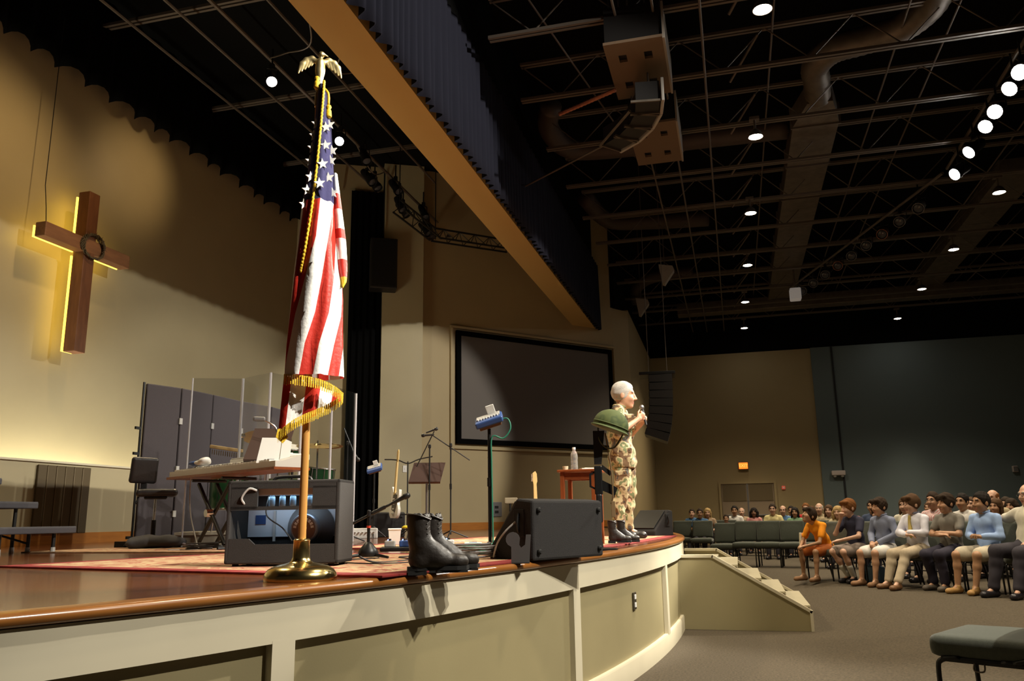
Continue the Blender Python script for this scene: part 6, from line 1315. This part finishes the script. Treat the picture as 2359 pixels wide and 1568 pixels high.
W_ = cloth('white', (.72, .70, .66)); BG = [
 (24.02, 1.25, 1.25, 'distant person in blue with dark hair at the far left of the audience', cloth('denim', (.05, .13, .26)), SKA, 'short', 'dark', False),
 (21.47, .92, 1.24, 'man with glasses in a dark blue jacket at the left of the audience', cloth('denim', (.05, .13, .26)), SKC, 'short', 'dark', True),
 (22.56, .77, 1.25, 'blonde long-haired woman beside the man in the blue jacket', cloth('tan', (.40, .28, .18)), SKA, 'long', 'blond', False),
 (22.19, .30, 1.10, 'small dark-haired child low in the row before the doors', cloth('plum', (.18, .07, .08)), SKB, 'short', 'dark', False),
 (22.73, .08, 1.30, 'dark-haired man in white shirt looking down before the doors', W_, SKC, 'short', 'black', False),
 (24.91, -.11, 1.27, 'bald man in tan shirt sitting before the centre of the doors', cloth('tan', (.40, .28, .18)), SKA, 'bald', 'grey', False),
 (23.95, -.43, 1.25, 'dark-haired woman in pink top before the right door leaf', cloth('pink', (.62, .28, .26)), SKD, 'curly', 'black', False),
 (20.85, -.81, 1.31, 'man with glasses in a pale yellow shirt below the fire alarm', cloth('paleyellow', (.66, .57, .28)), SKA, 'short', 'dark', True),
 (22.00, -1.10, 1.28, 'bald bearded man in blue shirt next to the man in pale yellow', cloth('blue', (.09, .20, .38)), SKA, 'bald', 'brown', True),
 (23.66, -1.39, 1.28, 'dark-haired man in white half hidden behind the woman in green', W_, SKC, 'short', 'black', False),
 (21.55, -1.35, 1.23, 'woman with long black hair and green top', cloth('mint', (.24, .42, .24)), SKC, 'long', 'black', False),
 (21.60, -1.62, 1.32, 'red-haired man in a bright red shirt', cloth('red', (.62, .03, .03)), SKA, 'short', 'auburn', False),
 (23.27, -1.90, 1.27, 'person half hidden behind the man in red', cloth('beige', (.45, .36, .22)), SKB, 'short', 'brown', False),
 (20.06, -1.79, 1.30, 'bald man whose head shows above the boy in orange', cloth('beige', (.45, .36, .22)), SKA, 'bald', 'white', False),
 (19.58, -1.94, 1.25, 'brown-haired woman just left of the curly blonde woman', cloth('beige', (.45, .36, .22)), SKA, 'long', 'brown', False),
 (17.24, -1.87, 1.21, 'woman with curly blonde hair between two front row boys', cloth('straw', (.50, .42, .26)), SKA, 'curly', 'blond', False),
 (20.21, -2.34, 1.29, 'dark-haired woman behind the curly blonde woman', cloth('plum', (.18, .07, .08)), SKB, 'long', 'dark', False),
 (19.15, -2.33, 1.27, 'person with grey hair left of the boy in navy', cloth('plum', (.18, .07, .08)), SKB, 'short', 'grey', False),
 (17.06, -2.47, 1.31, 'dark-haired man in navy behind the boy in navy', cloth('navy2', (.04, .06, .12)), SKC, 'short', 'black', False),
 (14.58, -2.18, 1.18, 'brown-haired boy in grey between the boys in navy and slate', cloth('greygreen', (.16, .16, .12)), SKA, 'bangs', 'brown', False),
 (14.95, -2.67, 1.30, 'young woman with long brown hair and cream top in the second row', cloth('cream', (.62, .58, .47)), SKA, 'long', 'brown', False),
 (13.98, -2.90, 1.36, 'dark-haired man with glasses in a pink and white shirt in the second row', ramp_mat('pink_stripe', [(0, (.62, .10, .14)), (.5, (.75, .66, .62)), (1, (.75, .66, .62))], 14, .85, kind='wave', detail=0, rot=.8), SKB, 'short', 'dark', True),
 (14.40, -3.40, 1.34, 'dark-haired man in a white shirt in the second row', W_, SKC, 'short', 'black', False),
 (15.35, -4.09, 1.40, 'tall bald man behind the boy in light blue', cloth('beige', (.45, .36, .22)), SKA, 'bald', 'auburn', False),
 (14.83, -3.98, 1.26, 'young woman with long brown hair right of the boy in light blue', cloth('tan', (.40, .28, .18)), SKB, 'long', 'brown', False),
 (16.41, -4.02, 1.31, 'brown-haired person between the boys in white and light blue', cloth('beige', (.45, .36, .22)), SKA, 'short', 'brown', False),
 (17.14, -4.77, 1.31, 'woman in red far back near the right edge', cloth('red', (.62, .03, .03)), SKB, 'long', 'dark', False),
 (16.03, -4.54, 1.27, 'woman in grey near the man in the cream shirt', cloth('greygreen', (.16, .16, .12)), SKB, 'curly', 'dark', False),
 (18.3, -3.3, 1.29, 'distant woman above the boy in the slate shirt', cloth('tan', (.40, .28, .18)), SKA, 'long', 'auburn', False),
 (21.8, -4.4, 1.29, 'distant man seen between second row heads', cloth('blue', (.09, .20, .38)), SKB, 'short', 'brown', False),
 (20.6, -5.4, 1.29, 'distant person in white below the right-hand lights', W_, SKB, 'short', 'dark', False)]
for (hx, hy, hz, lb, sh, sk, hr, hc, gl) in BG:
    bgperson(0, hx, hy, hz, lb, sh, sk, hr, hc, gl)
    f = math.degrees(math.atan2(1.2-hy, 9.2-hx)); chair(hx+.05*math.cos(R(f)), hy+.05*math.sin(R(f)), f, 'green chair holding the '+lb.replace('distant ', '').split(' ', 0)[0] if False else 'green chair under the '+' '.join(lb.split()[:12]), 'chairs of the seated audience')

# ================================================================== MAN IN CAMOUFLAGE
CAMO = ramp_mat('camouflage', [(0, (.035, .030, .022)), (.36, (.15, .085, .040)), (.46, (.42, .33, .18)), (.56, (.15, .17, .075)), (.66, (.50, .41, .24))], 11, .85, detail=2.5, const=True, stretch=(1, 1, .8))
Mh = rotz(0) @ rotx(R(-5))
JM = dict(pelvis=(0, 0, .93), waist=(0, -.01, 1.08), chest=(0, -.015, 1.24), neck=(0, -.005, 1.385), shL=(-.185, -.01, 1.335), shR=(.185, -.01, 1.335), head=(0, .05, 1.525), headM=Mh,
          elR=(.25, .00, 1.09), wrR=(.08, .185, 1.24), elL=(-.25, .04, 1.08), wrL=(-.07, .21, 1.21), hdR=(-.35, .5, .45), hdL=(.45, .45, .45), huR=(.5, .6, -.2), huL=(-.5, .6, -.2), hipL=(-.09, 0, .88), hipR=(.09, 0, .88), knL=(-.12, .05, .49), knR=(.13, .0, .49), anL=(-.13, .02, .10), anR=(.15, -.06, .10), toL=(-.15, .17, .03), toR=(.18, .09, .03), curl=1.25)
man = person('man in camouflage uniform holding a microphone at centre stage', (8.84, 1.16, ST+.012), -88, JM, dict(skin=skin('skin_ruddy', (.62, .33, .21)), shirt=CAMO, shirtname='jacket', sleeve='rolled', collar=CAMO, pants='long', pant=CAMO, shoe=mat('boot_black', (.02, .017, .016), .35), shoeh=.20, haircol='white', hair='short', build=1.04, wr=.009, pwr=.012, untuck=True, headk=1.2), 1., .0085, seed=91)
# jacket skirt, pockets and belt
soft_obj('jacket_skirt', [cap((-.075, 0, .90), (.075, 0, .90), .135, .135, .04), cap((-.07, 0, .80), (.07, 0, .80), .145, .145, .05), half((0, 0, .735), (0, 0, -1)), half((0, 0, .95), (0, 0, 1))], .011, CAMO, man, wrinkle=.010, seed=33)
for (x, y, z, rz_) in ((.13, .10, 1.22, -50), (-.13, .10, 1.22, 50), (.175, .05, .86, -70), (-.175, .05, .86, 70), (.20, .0, .62, -88), (-.20, .03, .62, 88)):
    o = soft_obj('pocket', [sbox((0, 0, 0), (.065, .016, .075), .012, 0), sbox((0, .008, .055), (.068, .014, .028), .01, .005)], .008, CAMO, man, wrinkle=.002); o.location = (x, y, z); o.rotation_euler = (0, 0, R(rz_))
soft_obj('watch_cuff', [cap(*limb(JM['elR'], JM['wrR'], .12, .2), .055, .055, .0)], .009, CAMO, man)
t = thing('microphone', 'handheld microphone with grey ball head held at the mouth of the man in camouflage', 'microphone', (8.84, 1.16, ST+.012), R(-178))
q = B(); q.tube([(.02, .275, 1.19), (.005, .240, 1.355)], [.012, .017], 12); q.build('handle', BLACKP, t, True, ang=50); q = B(); q.ball((.0, .234, 1.382), (.027, .027, .031), 14); q.build('ball_head', mat('mic_mesh', (.30, .29, .28), .35, .8), t, True)
